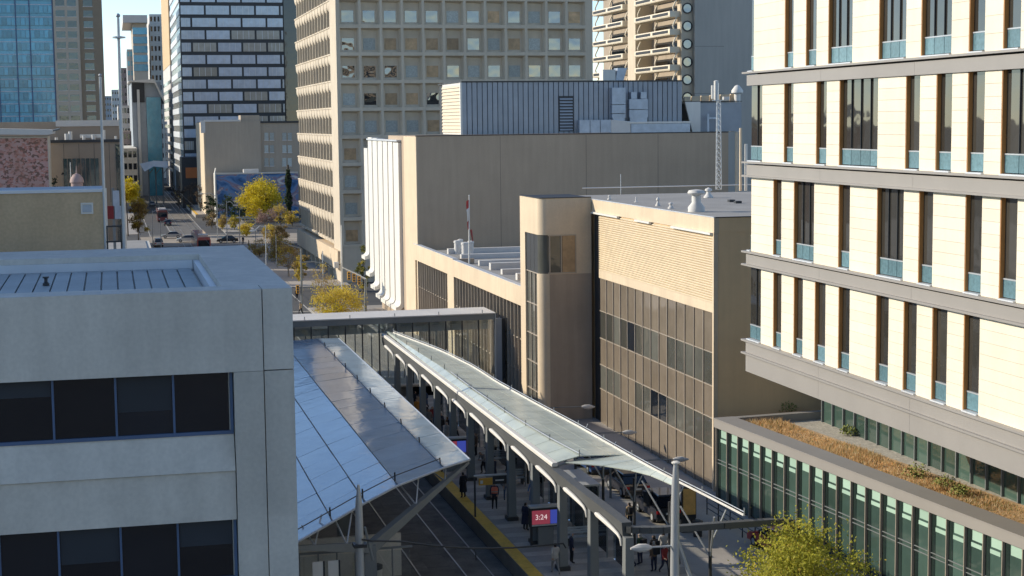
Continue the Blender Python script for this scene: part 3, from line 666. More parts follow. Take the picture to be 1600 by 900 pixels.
# lattice mast standing on the louvred roof edge
def lattice():
    Y=150.; p=onY(1122,300,Y); q=onY(1123,130,Y); zb=18.22
    t=empty('lattice_mast',(p.x,Y,zb),'slender grey lattice radio mast on the louvred building roof','mast')
    leg=B(); w=.28
    L3=[(-w,-w*.58),(w,-w*.58),(0,w*1.15)]
    for i,(a,b) in enumerate(L3): B().tube([(p.x+a,Y+b,zb),(p.x+a*.7,Y+b*.7,q.z-1.6)],.045,6).obj('leg',M['steel_light'],t)
    n=16; hz=(q.z-1.6-zb)/n
    br=B()
    for k in range(n):
        for i in range(3):
            a=L3[i]; b=L3[(i+1)%3]; z=zb+k*hz
            br.tube([(p.x+a[0]*.9,Y+a[1]*.9,z),(p.x+b[0]*.88,Y+b[1]*.88,z+hz)],.025,4); br.tube([(p.x+a[0]*.9,Y+a[1]*.9,z),(p.x+b[0]*.9,Y+b[1]*.9,z)],.025,4)
    br.obj('bracing',M['steel_light'],t)
    B().tube([(p.x,Y,q.z-1.7),(q.x,Y,q.z)],[.05,.03],6).obj('aerial',M['steel_light'],t)
    B().tube([(p.x-.6,Y,q.z-1.5),(p.x-.6,Y,q.z-.2)],.13,8).obj('antenna',M['white'],t); cube('antenna_arm',M['steel_light'],t,(p.x-.6,Y-.05,q.z-1.7),(p.x+1.0,Y+.05,q.z-1.6)); B().tube([(p.x+.8,Y,q.z-1.6),(p.x+.8,Y,q.z-1.3)],.35,12).obj('dish',M['offwhite'],t)
    st=empty('vent_stack',(onY(1157,300,146).x,146,zb),'tall tan vent stack with pipes beside the cream building','pipe')
    for dx_,m,zz in ((0,'tan',onY(1157,200,146).z),(.55,'white',onY(1157,225,146).z)):
        x=onY(1157,300,146).x+dx_; B().tube([(x,146,zb),(x,146,zz)],.14,10).obj('pipe',M[m],st,True)
lattice()
# ================================================================== precast window-grid tower
def coffer(w,h,d,win):
    # a precast window unit: outer frame ring, splayed recess; local x 0..w, z 0..h, front y=0, back y=d
    b=B(); f=.20; fb=.42
    o=[(0,0,0),(w,0,0),(w,0,h),(0,0,h)]; i=[(f,0,fb),(w-f,0,fb),(w-f,0,h-f*.6),(f,0,h-f*.6)]
    x0,x1,z0,z1=win; k=[(x0,d,z0),(x1,d,z0),(x1,d,z1),(x0,d,z1)]
    m=[(f+.05,d*.75,fb+.05),(w-f-.35,d*.95,fb+.05),(w-f-.35,d*.95,h-f-.25),(f+.05,d*.75,h-f-.15)]
    for a in range(4):
        c=(a+1)%4
        b.face([o[a],o[c],i[c],i[a]]); b.face([i[a],i[c],m[c],m[a]]); b.face([m[a],m[c],k[c],k[a]])
    return b
def tower():
    Yt=255.; x0=onY(526,100,Yt).x; xe=onY(926,60,Yt).x
    t=empty('grid_tower',(55,285,0),'tall brutalist concrete tower with a grid of deep set windows','building')
    Yend=onX(461,100,x0).y; ZT=66.
    wx0=onY(530,100,Yt).x
    nb=12; bw=(xe-1.0-wx0)/nb; rows=[onY(700,y,Yt).z for y in (25.5,68.4)]; rh=rows[0]-rows[1]
    zc0=rows[0]; 
    zbase=zc0-9*rh-rh*.42            # bottom of the lowest window row
    cube('core',M['precast'],t,(x0+1.2,Yt+1.35,0),(xe-.3,Yend-.02,ZT))
    cube('corner_pier',M['precast'],t,(x0,Yt,0),(wx0-.01,Yt+7.5,ZT))
    cube('corner_pier',M['precast'],t,(xe-1.0+.01,Yt,0),(xe,Yt+6,ZT))
    win=(.66,.66+bw*.55,rh*.20,rh*.20+rh*.41)
    me=coffer(bw,rh,1.1,win).mesh('window_unit',M['precast'])
    pane=B().box((win[0]-.02,1.06,win[2]-.02),(win[1]+.02,1.09,win[3]+.02))
    pmes=[]
    for mm in ('wsky','wwarm','wpale'):
        p=B(); p.v=list(pane.v); p.f=list(pane.f); p.m=list(pane.m); pmes.append(p.mesh('pane_'+mm,M[mm]))
    # sky glass, or a warm or pale reflection put into the pane colour, row by row from the top of the photograph
    pat={0:'ssssscsbscsb',1:'scbbbbscbcss',2:'ssscbscscsss',3:'csbbsscscssc',4:'ccccbcssccsc',5:'bsscssccbscs',6:'cscsbscsccss',7:'cbssccsbscss',8:'bscscsbcscss'}
    nr=14
    for r in range(nr):
        rr=r-5          # r=5 -> first row in the frame
        z=zc0-rr*rh-win[2]-(win[3]-win[2])/2
        if z<3: continue
        for c in range(nb):
            x=wx0+c*bw
            u=inst('window_unit',me,t,(x,Yt,z))
            k=pat.get(rr,'sssssssssscs')[c]; inst('pane',pmes['sbc'.index(k)],u,(x,Yt,z))
    zlow=zc0-8*rh-win[2]-(win[3]-win[2])/2
    cube('base_wall',M['precast'],t,(wx0,Yt+.1,0),(xe-1,Yt+1.3,max(zlow,1)))
    # street side: tall narrow precast ribs, one unit per bay and storey
    ya=Yt+7.55; nbx=13; bw2=(Yend-ya)/nbx
    rib=B()
    # unit local: y 0..bw2 , x 0 front (towards -x) depth .9, arched top
    fr=.30
    rib.box((0,0,0),(.9,fr,rh)); 
    rib.box((.05,fr,0),(.9,bw2,.55)); rib.box((-.06,fr,.30),(.05,bw2,.5))
    segs=6; pts=[]
    for s in range(segs+1):
        a=math.pi/2*s/segs; pts.append((.9-.85*math.sin(a)*1.0, rh-.25-1.25*(math.cos(a))))
    for s in range(segs): rib.face([(pts[s][0],fr,pts[s][1]),(pts[s][0],bw2,pts[s][1]),(pts[s+1][0],bw2,pts[s+1][1]),(pts[s+1][0],fr,pts[s+1][1])])
    rib.box((.05,fr,rh-.26),(.9,bw2,rh-.0))
    rib.box((.88,fr,.55),(.95,bw2,rh-.26),1)
    rme=rib.mesh('rib_unit',[M['precast'],M['vis']])
    for r in range(nr):
        rr=r-5; z=zc0-rr*rh-win[2]-(win[3]-win[2])/2
        if z<5: continue
        for c in range(nbx): inst('rib_unit',rme,t,(x0+.08,ya+c*bw2,z))
    zl=zc0-8*rh-win[2]-(win[3]-win[2])/2
    cube('street_fascia',M['tan'],t,(x0-.4,Yt+.6,zl-3.6),(x0+1.19,Yend,zl-.6))
    for k in range(9):
        y=Yt+7.6+k*6.2; cube('column',M['precast'],t,(x0-.1,y,0),(x0+.9,y+.8,zl-3.61))
    cube('shopfront',M['dglass'],t,(x0+.95,Yt+1.4,0.1),(x0+1.19,Yend,zl-3.61))
tower()
# ================================================================== balcony tower behind the theatre
def balcony_tower():
    Y=300.; X=onY(1062,60,Y).x; x2=onY(1082,60,Y).x; x3=onY(1172,60,Y).x; Yf=onX(926,60,X).y
    rh=onY(1062,40,Y).z-onY(1062,68,Y).z
    t=empty('balcony_tower',(X+25,Y+60,0),'apartment tower with stacked cream balconies and a blank grey flank','building')
    mg=mat('grey_flank',(.46,.435,.39),.85,var=.05,vs=.1,streak=.05)
    cube('core',mat('apt_core',(.36,.30,.23),.85),t,(X+2.6,Y+.02,0),(x2-.05,Yf,72)); 
    cube('flank_wall',mg,t,(x2,Y-1.2,0),(x3+6,Y+50,72))
    for k in range(6): 
        cube('flank_joint',M['concrete_joint'],t,(x2+.01,Y-1.203,12+k*9),(x2+6,Y-1.18,12.05+k*9))
    cube('front_wall',M['precast'],t,(X+.3,Y-.1,0),(x2-.02,Y+2.2,72))
    ycols=[(onX(1060,60,X).y,onX(1004,60,X).y),(onX(985,60,X).y,onX(937,60,X).y)]
    ypier=[(onX(1000,60,X).y,onX(988,60,X).y)]
    for a,b in ypier: cube('pier',M['precast'],t,(X-1.0,a,0),(X+2.59,b,72))
    z0=onY(1062,105,Y).z
    prof=[(0,0),(-.15,.25),(-.15,1.05),(-.05,1.15),(.12,1.15),(.12,.12),(2.5,.12),(2.5,0)]
    for r in range(-7,9):
        z=z0+r*rh-.6
        for ci,(a,b) in enumerate(ycols):
            bo=B(); bo.prism([(X-1.6+p,z+q) for p,q in prof],'y',a+.2,b-.2); o=bo.obj('balcony',M['cream'],t,fixn=True)
            cube('end_cheek',M['cream'],o,(X-1.75,a+.02,z),(X+.5,a+.19,z+1.15)); cube('end_cheek',M['cream'],o,(X-1.75,b-.19,z),(X+.5,b-.02,z+1.15))
            w=(b-a-.6)/2
            for k in (0,1): cube('opening',M['dark'],o,(X-1.78,a+.35+k*w+.7,z+.38),(X-1.745,a+.25+(k+1)*w-.5,z+.92))
            for yy in (a+.1,(a+b)/2,b-.2): B().tube([(X-.9,yy,z+1.15),(X-1.1,yy,z+1.7),(X-.9,yy,z+2.2),(X-.3,yy,z+rh)],.16,6).obj('curved_bracket',M['cream'],o)
            cube('door_glass',M['dglass'],o,(X+2.5,a+1,z+.15),(X+2.58,b-1,z+2.3))
        # round openings on the front wall
        c=((X+x2)/2+.2,z+1.6); b=B()
        n=20; b.lathe((0,0,0),[(1.05,0),(1.05,.1),(.85,.1)],n); 
        v=[(c[0]+p[0],Y-.12-p[2]*1.0,c[1]+p[1]) for p in b.v]; b.v=v; b.m=[0]*len(b.f); b.f=b.f[:-1]; b.m=b.m[:-1]
        o=b.obj('round_opening',M['dark'],t)
        d=B().lathe((0,0,0),[(.80,0),(.80,.05)],16); d.v=[(c[0]+p[0],Y-.14-p[2],c[1]+p[1]) for p in d.v]; d.obj('round_pane',M['wsky'],o)
balcony_tower()
# ================================================================== distant street, right side
def brick_tower():
    Y=520.; xa=onY(283,100,Y).x; xb=onY(445,100,Y).x; xc=onY(462,100,Y).x
    t=empty('black_frame_tower',((xa+xc)/2,Y+20,0),'tower of staggered pale glass panels in black frames','building')
    X=xa; Yf=onX(269,100,X).y
    cube('core',M['dark'],t,(xa,Y+.25,0),(xb,min(Yf,Y+150),78))
    cube('dark_flank',M['dglass'],t,(xb+.01,Y-.2,0),(xc+6,Y+40,80))
    rh=(onY(283,15,Y).z-onY(283,208,Y).z)/10.; z0=onY(283,15.5,Y).z
    pw=(xb-xa)/4.15
    mp=[glass('panel_sky',(.44,.50,.58),.1,ior=1.9,wave=.5,ws=.25,pv=.15),glass('panel_dim',(.30,.285,.25),.12,ior=1.8,wave=.8,ws=.3,pv=.2)]  # sky reflection put into the panel colour, dimmer panels more frequent lower down
    rr=random.Random(4)
    for r in range(-4,14):
        z=z0-r*rh-rh/2
        if z<4: break
        off=-pw*.55 if r%2 else 0
        x=xa+off+(-.0)
        while x<xb-.3:
            a=max(x,xa+.02); b=min(x+pw,xb)
            if b-a>1.0:
                m=mp[0] if rr.random()<(.97-.055*max(r,0)) else mp[1]
                o=cube('facade_panel',m,t,(a+.3,Y,z+.55),(b-.3,Y+.3,z+rh-.55))
                for k in range(1,4): 
                    xx=a+.3+(b-a-.6)*k/4; cube('mullion',M['steel_light'],o,(xx-.06,Y-.05,z+.6),(xx+.06,Y-.001,z+rh-.6))
            x+=pw
        cube('street_band',M['flash'],t,(xa-.3,Y+.3,z+.5),(xa-.01,min(Yf,Y+150),z+rh*.62)); cube('street_glass',mp[1],t,(xa-.1,Y+.3,z+rh*.62+.02),(xa-.005,min(Yf,Y+150),z+rh+.48))
brick_tower()
def tan_block():
    Y=450.; xa=onY(322,240,Y).x; xm=onY(408,240,Y).x; xb=onY(468,240,Y).x
    t=empty('tan_block',((xa+xb)/2,Y+20,0),'tan masonry block with a blank flank and sash windows','building')
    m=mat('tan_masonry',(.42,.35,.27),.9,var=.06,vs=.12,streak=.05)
    zt=onY(350,190,Y).z; zt2=onY(390,180,Y).z; zt3=onY(440,192,Y).z
    cube('wall',m,t,(xa,Y,0),(xm,Y+40,zt)); cube('stair_head',m,t,(onY(376,180,Y).x,Y+.3,zt),(xm-.2,Y+8,zt2)); cube('wall',m,t,(xm+.01,Y+.6,0),(xb+10,Y+40,zt3))
    cube('coping',M['offwhite'],t,(xa-.3,Y-.2,zt+.001),(onY(376,180,Y).x-.1,Y+.5,zt+.5)); cube('coping',M['dark'],t,(xm+.02,Y+.3,zt3+.001),(xb+10,Y+1,zt3+.5))
    cube('lit_return',M['tan'],t,(xa-.5,Y+.2,0),(xa-.002,Y+40,zt-.2))  # paler than the front wall: sunlight put into the colour of this side
    cube('parapet_end',M['offwhite'],t,(xa-1.2,Y-.1,zt-3),(xa-.01,Y+.19,zt+.3))
    for px in (413,421.5,441,449.5):
        for (pa,pb) in ((207.5,218.5),(227,238),(247,259)):
            a=onY(px,pa,Y+.6); b=onY(px+6.5,pb,Y+.6); o=cube('window',M['wpale'],t,(a.x,Y+.5,b.z),(b.x,Y+.62,a.z)); cube('sill',M['offwhite'],o,(a.x-.1,Y+.4,b.z-.2),(b.x+.1,Y+.62,b.z-.01))
    # blue mural wall on the low building in front
    Ym=438.; t=empty('mural_building',(onY(400,290,Ym).x,Ym+4,0),'low building with a blue landscape mural painted along its flank','building')
    mm=bpy.data.materials.new('mural'); mm.use_nodes=True; N=mm.node_tree.nodes; L=mm.node_tree.links; p=N['Principled BSDF']
    g=N.new('ShaderNodeNewGeometry'); mp=N.new('ShaderNodeMapping'); mp.inputs['Scale'].default_value=(.16,.1,.34); L.new(g.outputs['Position'],mp.inputs[0])
    v=N.new('ShaderNodeTexNoise'); v.inputs['Scale'].default_value=1; v.inputs['Detail'].default_value=5; v.inputs['Distortion'].default_value=1.5; L.new(mp.outputs[0],v.inputs['Vector'])
    cr=N.new('ShaderNodeValToRGB'); e=cr.color_ramp; e.elements[0].position=.34; e.elements[0].color=(.02,.045,.11,1); e.elements[1].position=.68; e.elements[1].color=(.55,.58,.62,1)
    for pos,c in ((.45,(.06,.16,.36,1)),(.52,(.14,.26,.46,1)),(.58,(.25,.17,.22,1))):
        k=e.elements.new(pos); k.color=c
    L.new(v.outputs[0],cr.inputs[0]); L.new(cr.outputs[0],p.inputs['Base Color']); p.inputs['Roughness'].default_value=.8
    x0=onY(338,290,Ym).x; x1=onY(466,290,Ym).x; zt=onY(400,271,Ym).z
    cube('wall',M['concrete'],t,(x0,Ym,0),(x1,Ym+11,zt)); cube('mural',mm,t,(x0+.05,Ym-.06,.5),(x1,Ym-.01,zt-.15)); cube('coping',M['offwhite'],t,(x0-.1,Ym-.12,zt+.001),(x1,Ym+.3,zt+.25))
    B().prism([(x0-.4,0),(x0-.1,0),(x0-.1,zt+1.6),(x0-.4,zt+.2)],'y',Ym-.8,Ym+2).obj('end_fin',M['white'],t,fixn=True)
    a=onY(380,266,Ym+3); cube('roof_unit',M['offwhite'],t,(a.x,Ym+2,zt+.01),(a.x+4,Ym+4,zt+1.1))
tan_block()
def box_tower(name,label,Y,pxl,pxr,pyt,m,rh,wins,depth=40,win_m='dglass',side=None,cat='building',zbot=0,flat=None):
    a=onY(pxl,pyt,Y); b=onY(pxr,pyt,Y)
    t=empty(name,((a.x+b.x)/2,Y+depth/2,0),label,cat)
    cube('wall',m,t,(a.x,Y,0),(b.x,Y+depth,a.z))
    if wins:
        n,fw,fh=wins; w=(b.x-a.x)/n; z=a.z-rh
        while z>max(zbot,2):
            for k in range(n):
                cube('window',M[win_m],t,(a.x+k*w+w*(1-fw)/2,Y-.06,z+rh*(1-fh)/2),(a.x+(k+1)*w-w*(1-fw)/2,Y+.05,z+rh*(1+fh)/2))
            z-=rh
    if side:
        # windows strips on the wall facing the street
        xs=a.x if side=='l' else b.x; z=a.z-rh
        while z>max(zbot,2):
            cube('window_strip',M[win_m],t,(xs-.08,Y+1,z+rh*.25),(xs+.08,Y+depth-1,z+rh*.75)); z-=rh
    return t,a,b
mbeige=mat('beige_stone',(.47,.41,.33),.85,var=.05); mgrey=mat('grey_stone',(.36,.38,.40),.8,var=.06); mpale=mat('pale_stone',(.58,.56,.52),.8,var=.05); mrust=mat('rust_stone',(.30,.23,.20),.85,var=.06)
M['hglass']=glass('hotel_glass',(.03,.07,.08),.06,ior=1.8,wave=.4,pv=.5)
M['bglass']=glass('blue_curtain_glass',(.08,.33,.46),.08,ior=1.6,wave=.5,ws=.25,pv=.3)
def hotel():
    Y=500.; t=empty('beige_hotel_tower',(-7,Y+25,0),'beige hotel tower with paired teal windows','building')
    xa=onY(86,100,Y).x; xm=onY(126,100,Y).x; xb=onY(162,100,Y).x; rh=15.65*Y/2550; ZT=onY(86,-40,Y).z
    cube('wall',mbeige,t,(xa,Y,0),(xm,Y+50,ZT)); cube('wall',mat('brown_stone',(.26,.205,.145),.85,var=.05),t,(xm+.01,Y+.5,0),(xb,Y+50,ZT+3))
    z=onY(100,4,Y).z+rh*3
    while z>onY(100,192,Y).z-3:
        for (p,q,dy) in ((90,104,0),(108,122,0),(133,147.5,.5)):
            a=onY(p,100,Y).x; b=onY(q,100,Y).x; o=cube('window',M['hglass'],t,(a,Y+dy-.05,z-.95),(b,Y+dy+.05,z+.85)); cube('sill',mpale,o,(a-.1,Y+dy-.12,z-1.15),(b+.1,Y+dy+.05,z-.96))
        z-=rh
    t=empty('blue_glass_tower',(-25,Y+20,0),'blue glass curtain wall tower','building')
    xl=onY(-60,100,Y).x; xr=onY(85,100,Y).x
    cube('core',M['dark'],t,(xl,Y+.3,0),(xr,Y+45,ZT))
    nb=20; w=(xr-xl)/nb; rh2=18.3*Y/2550; z=onY(50,195,Y).z-rh2; 
    while z<ZT:
        o=cube('glass_band',M['bglass'],t,(xl,Y+.22,z),(xr,Y+.29,z+rh2-.05))
        for k in range(nb):
            if onY(-5,100,Y).x<xl+k*w: cube('pane',M['bglass'],o,(xl+k*w+.12,Y,z+.15),(xl+(k+1)*w-.12,Y+.2,z+rh2*.62))
        cube('spandrel',mat('blue_spandrel_%d'%int(z),(.10,.22,.33),.3,var=.1) if False else M['ductmetal'],o,(xl,Y+.1,z+rh2*.68),(xr,Y+.21,z+rh2*.74))
        z+=rh2
    for k in (3,8,12,15,20): cube('vertical_seam',M['blueframe'],t,(xl+k*w-.2,Y-.1,0),(xl+k*w+.1,Y+.05,ZT))
hotel()
# civic building with a pale roof and a picture wall
def civic():
    Y=300.
    t=empty('civic_hall',(-10,Y+15,0),'low tan hall with teal glazing and roof vents','building')
    ma=mat('tan_tiles',(.34,.275,.21),.85,var=.06)
    z1=onY(100,223,Y).z; z2=onY(100,190,Y+12).z; xr=onY(187,250,Y).x; xl=onY(76,250,Y).x
    cube('wall',ma,t,(xl,Y,0),(xr,Y+11.9,z1)); cube('upper_wall',ma,t,(-60,Y+12,0),(onY(186,200,Y+12).x,Y+60,z2))
    cube('coping',mpale,t,(onY(87,190,Y+12).x,Y+11.7,z2-.9),(onY(186,190,Y+12).x,Y+12.5,z2+.2)); cube('roof_edge',M['dark'],t,(xl-.1,Y-.3,z1+.001),(xr+.2,Y+1,z1+.5))
    a=onY(98,248,Y); b=onY(156,290,Y)
    n=8; w=(b.x-a.x)/n
    for k in range(n): cube('window',M['hglass'],t,(a.x+k*w+.08,Y-.08,b.z-3),(a.x+(k+1)*w-.08,Y+.02,a.z))
    cube('corner_glass',M['hglass'],t,(onY(181,250,Y).x,Y-.12,0),(xr+.1,Y+8,z1-.4))
    for k in range(5): cube('joint',M['concrete_joint'],t,(xl+k*2.6,Y-.01,b.z-3),(xl+k*2.6+.07,Y+.02,z1-.2))
    for px in (88,104,110,131,146,163,181):
        q=onY(px,215,Y+3); h=random.uniform(.8,2.2); B().tube([(q.x,Y+3,z1),(q.x,Y+3,z1+h)],random.uniform(.2,.4),8).obj('roof_vent',M['white'],t)
    cube('roof_duct',M['white'],t,(onY(125,215,Y+4).x,Y+3.5,z1+.8),(onY(165,215,Y+4).x,Y+4.2,z1+1.4))
    Yq=285.; t=empty('picture_pavilion',(-22,Yq+6,0),'pavilion with a pink and black patterned picture wall under a white roof edge','building')
    zt=onY(40,213,Yq).z; x1=onY(76,250,Yq).x
    mm=bpy.data.materials.new('picture'); mm.use_nodes=True; N=mm.node_tree.nodes; L=mm.node_tree.links; p=N['Principled BSDF']; p.inputs['Roughness'].default_value=.6
    g=N.new('ShaderNodeNewGeometry'); mp=N.new('ShaderNodeMapping'); mp.inputs['Scale'].default_value=(1,1,1.3); L.new(g.outputs['Position'],mp.inputs[0])
    v=N.new('ShaderNodeTexVoronoi'); v.inputs['Scale'].default_value=2.6; v.inputs['Randomness'].default_value=1; L.new(mp.outputs[0],v.inputs['Vector'])
    n1=N.new('ShaderNodeTexNoise'); n1.inputs['Scale'].default_value=.25; n1.inputs['Detail'].default_value=4; L.new(g.outputs['Position'],n1.inputs['Vector'])
    nd=N.new('ShaderNodeTexNoise'); nd.inputs['Scale'].default_value=.9; nd.inputs['Detail'].default_value=3; L.new(g.outputs['Position'],nd.inputs['Vector']); ma_=N.new('ShaderNodeMixRGB'); ma_.blend_type='ADD'; ma_.inputs[0].default_value=1.6; L.new(mp.outputs[0],ma_.inputs[1]); L.new(nd.outputs['Color'],ma_.inputs[2]); L.new(ma_.outputs[0],v.inputs['Vector'])
    cr=N.new('ShaderNodeValToRGB'); e=cr.color_ramp; e.interpolation='CONSTANT'; e.elements[0].position=0; e.elements[0].color=(.03,.02,.025,1); e.elements[1].position=.26; e.elements[1].color=(.55,.25,.22,1)
    for pos,c in ((.42,(.62,.36,.34,1)),(.58,(.50,.17,.13,1)),(.7,(.60,.42,.40,1))):
        k=e.elements.new(pos); k.color=c
    sp=N.new('ShaderNodeSeparateColor'); L.new(v.outputs['Color'],sp.inputs[0]); L.new(sp.outputs[0],cr.inputs[0])
    mx=N.new('ShaderNodeMixRGB'); mx.inputs[2].default_value=(.42,.22,.15,1); L.new(n1.outputs[0],mx.inputs[0]); L.new(cr.outputs[0],mx.inputs[1]); L.new(mx.outputs[0],p.inputs['Base Color'])
    cube('wall',M['concrete'],t,(-70,Yq,0),(x1,Yq+12,zt)); cube('picture_wall',mm,t,(-70,Yq-.08,4),(x1-.1,Yq-.02,zt-.3))
    B().prism([(-70,zt+3),(-70,zt+1.6),(onY(75,211,Yq).x,zt+.2),(x1+.9,zt+.4),(x1+.9,zt+1.0),(onY(75,206,Yq).x,zt+1.1)],'y',Yq-2,Yq+12).obj('roof_edge',mpale,t,fixn=True)
    B().tube([(x1+.5,Yq-1,zt+.8),(onY(94,201,Yq).x,Yq-1,onY(94,201,Yq).z)],.18,6).obj('roof_arm',M['steel'],t)
civic()
def far_street():
    # right side of the street, far
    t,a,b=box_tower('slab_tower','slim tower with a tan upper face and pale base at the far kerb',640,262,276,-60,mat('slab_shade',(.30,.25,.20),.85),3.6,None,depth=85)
    cube('street_face',mat('slab_lit_tan',(.58,.42,.24),.8,var=.1),t,(a.x-.3,642,onY(262,100,640).z),(a.x-.01,724,a.z)); cube('street_face',mpale,t,(a.x-.3,642,0),(a.x-.01,724,onY(262,100,640).z-.2))  # sunlight put into this tan, shade into the brown of the front
    cube('lower_front',mgrey,t,(a.x,639.2,0),(b.x,639.9,onY(262,101,640).z))
    z=onY(250,130,640).z
    while z>4:
        cube('window_strip',M['dglass'],t,(a.x-.38,642,z),(a.x-.31,724,z+1.3)); z-=3.4
    t,a,b=box_tower('pale_grid_tower','pale tower with small square windows down the street',800,233,256,22,mpale,4.6,(4,.5,.5),depth=60)
    t,a,b=box_tower('capped_tower','tower with glass top storeys and a projecting flat cap',760,207,229,36,mbeige,5,None,depth=60)
    for k in range(5): cube('glass_storey',M['bglass'],t,(a.x-.1,759.7,a.z-2-k*4.1-3),(b.x+.1,759.95,a.z-2-k*4.1))
    cube('cap',mpale,t,(a.x-4.2,757,a.z+.01),(b.x+.3,822,a.z+3.4))
    t,a,b=box_tower('stepped_tower','teal glazed stepped tower beside the capped tower',790,198,212,77,mgrey,4.4,(3,.7,.5),depth=40,win_m='bglass')
    t,a,b=box_tower('rust_block','rust brown mid rise block at the far end of the street',900,188,202,106,mrust,4,(3,.5,.4),depth=60)
    t,a,b=box_tower('hazy_block','pale hazy block closing the street view',1300,174,190,140,mpale,5,(4,.5,.4),depth=60)
    t,a,b=box_tower('hazy_block','low pale block furthest along the street',1500,162,178,150,mgrey,5,(4,.5,.4),depth=60)
    t,a,b=box_tower('white_window_block','white block with dark strip windows far down the street',700,184,207,165,mpale,4.2,(5,.7,.5),depth=60)
    t,a,b=box_tower('slant_roof_building','glass building with a slanted pale roof beside the far street',600,205,251,128,M['bluemetal'],4,None,depth=70)
    x0,x1=a.x,b.x
    cube('glass_front',M['bglass'],t,(x0+5,599.6,0),(x1-.2,599.95,onY(220,152,600).z)); cube('pillar',mpale,t,(onY(215,180,600).x,598.6,0),(onY(219,180,600).x,599.5,onY(215,140,600).z)); 
    B().prism([(x0-1,onY(205,128,600).z),(x0+8,onY(228,130,600).z),(x1+1,onY(251,162,600).z),(x1+1,onY(251,156,600).z),(x0+8,onY(228,124,600).z),(x0-1,onY(205,126,600).z)],'y',597,640).obj('slant_roof',mpale,t,fixn=True)
    cube('dark_recess',M['dark'],t,(x0+.3,599.5,onY(205,160,600).z),(x0+4.5,599.9,onY(205,130,600).z))
    # shop canopies and low rise on the right kerb
    t=empty('street_level_shop',(onY(292,270,505).x,507,0),'grey shop unit with an orange fascia under the black frame tower','shop')
    a=onY(290,262,505); b=onY(312,278,505); cube('wall',M['dark'],t,(onY(284,262,505).x,505.5,0),(onY(316,262,505).x,519,onY(290,246,505).z)); cube('fascia',mat('orange_fascia',(.50,.15,.04),.6),t,(a.x,505.2,b.z),(b.x,505.49,a.z))
    # left side low rise
    box_tower('kerb_block','dark low block behind the yellow street tree',560,184,214,232,M['concrete'],4,(4,.7,.5),depth=80)
    box_tower('kerb_block','brown mid block beyond the civic hall',650,186,204,205,mrust,4,(3,.6,.5),depth=40)
    box_tower('rear_block','beige office block seen only in reflections',-130,2600,2610,0,mbeige,4,None,depth=30) if False else None
    t=empty('reflection_block',(70,-70,0),'unseen beige office block added behind the camera for warm reflections','building'); cube('wall',mat('opposite_beige',(.60,.45,.30),.8),t,(30,-95,0),(110,-60,48))  # unseen block added so that windows pick up warm reflections
    for z in range(4,46,4): cube('window_strip',M['dglass'],t,(32,-60.02,z),(108,-59.95,z+1.8))
    # far station canopy
    Y=520.; t=empty('far_station_canopy',(onY(245,290,Y).x,Y+10,0),'white winged platform canopy further down the street','canopy')
    p=[(218,256),(240,251),(262,252),(262,262),(240,260),(226,268)]
    q=[onY(x,y,Y+ (0 if i<3 else -14)) for i,(x,y) in enumerate(p)]
    B().face(q[:3]+[q[3],q[4],q[5]]).obj('roof',M['white'],t)
    for px in (232,243,254):
        a=onY(px,262,Y-6); B().tube([(a.x,Y-6,.9),(a.x,Y-6,a.z)],.2,6).obj('column',M['steel'],t); B().tube([(a.x,Y-6,a.z-2),(a.x+2.2,Y-6,a.z+.5)],.12,6).obj('strut',M['steel'],t)
    cube('platform',M['walk'],t,(22,Y-70,0),(28.5,Y+90,.9))
    cube('platform_edge',M['yellow'],t,(22.05,Y-70,.905),(22.8,Y+90,.92))
far_street()
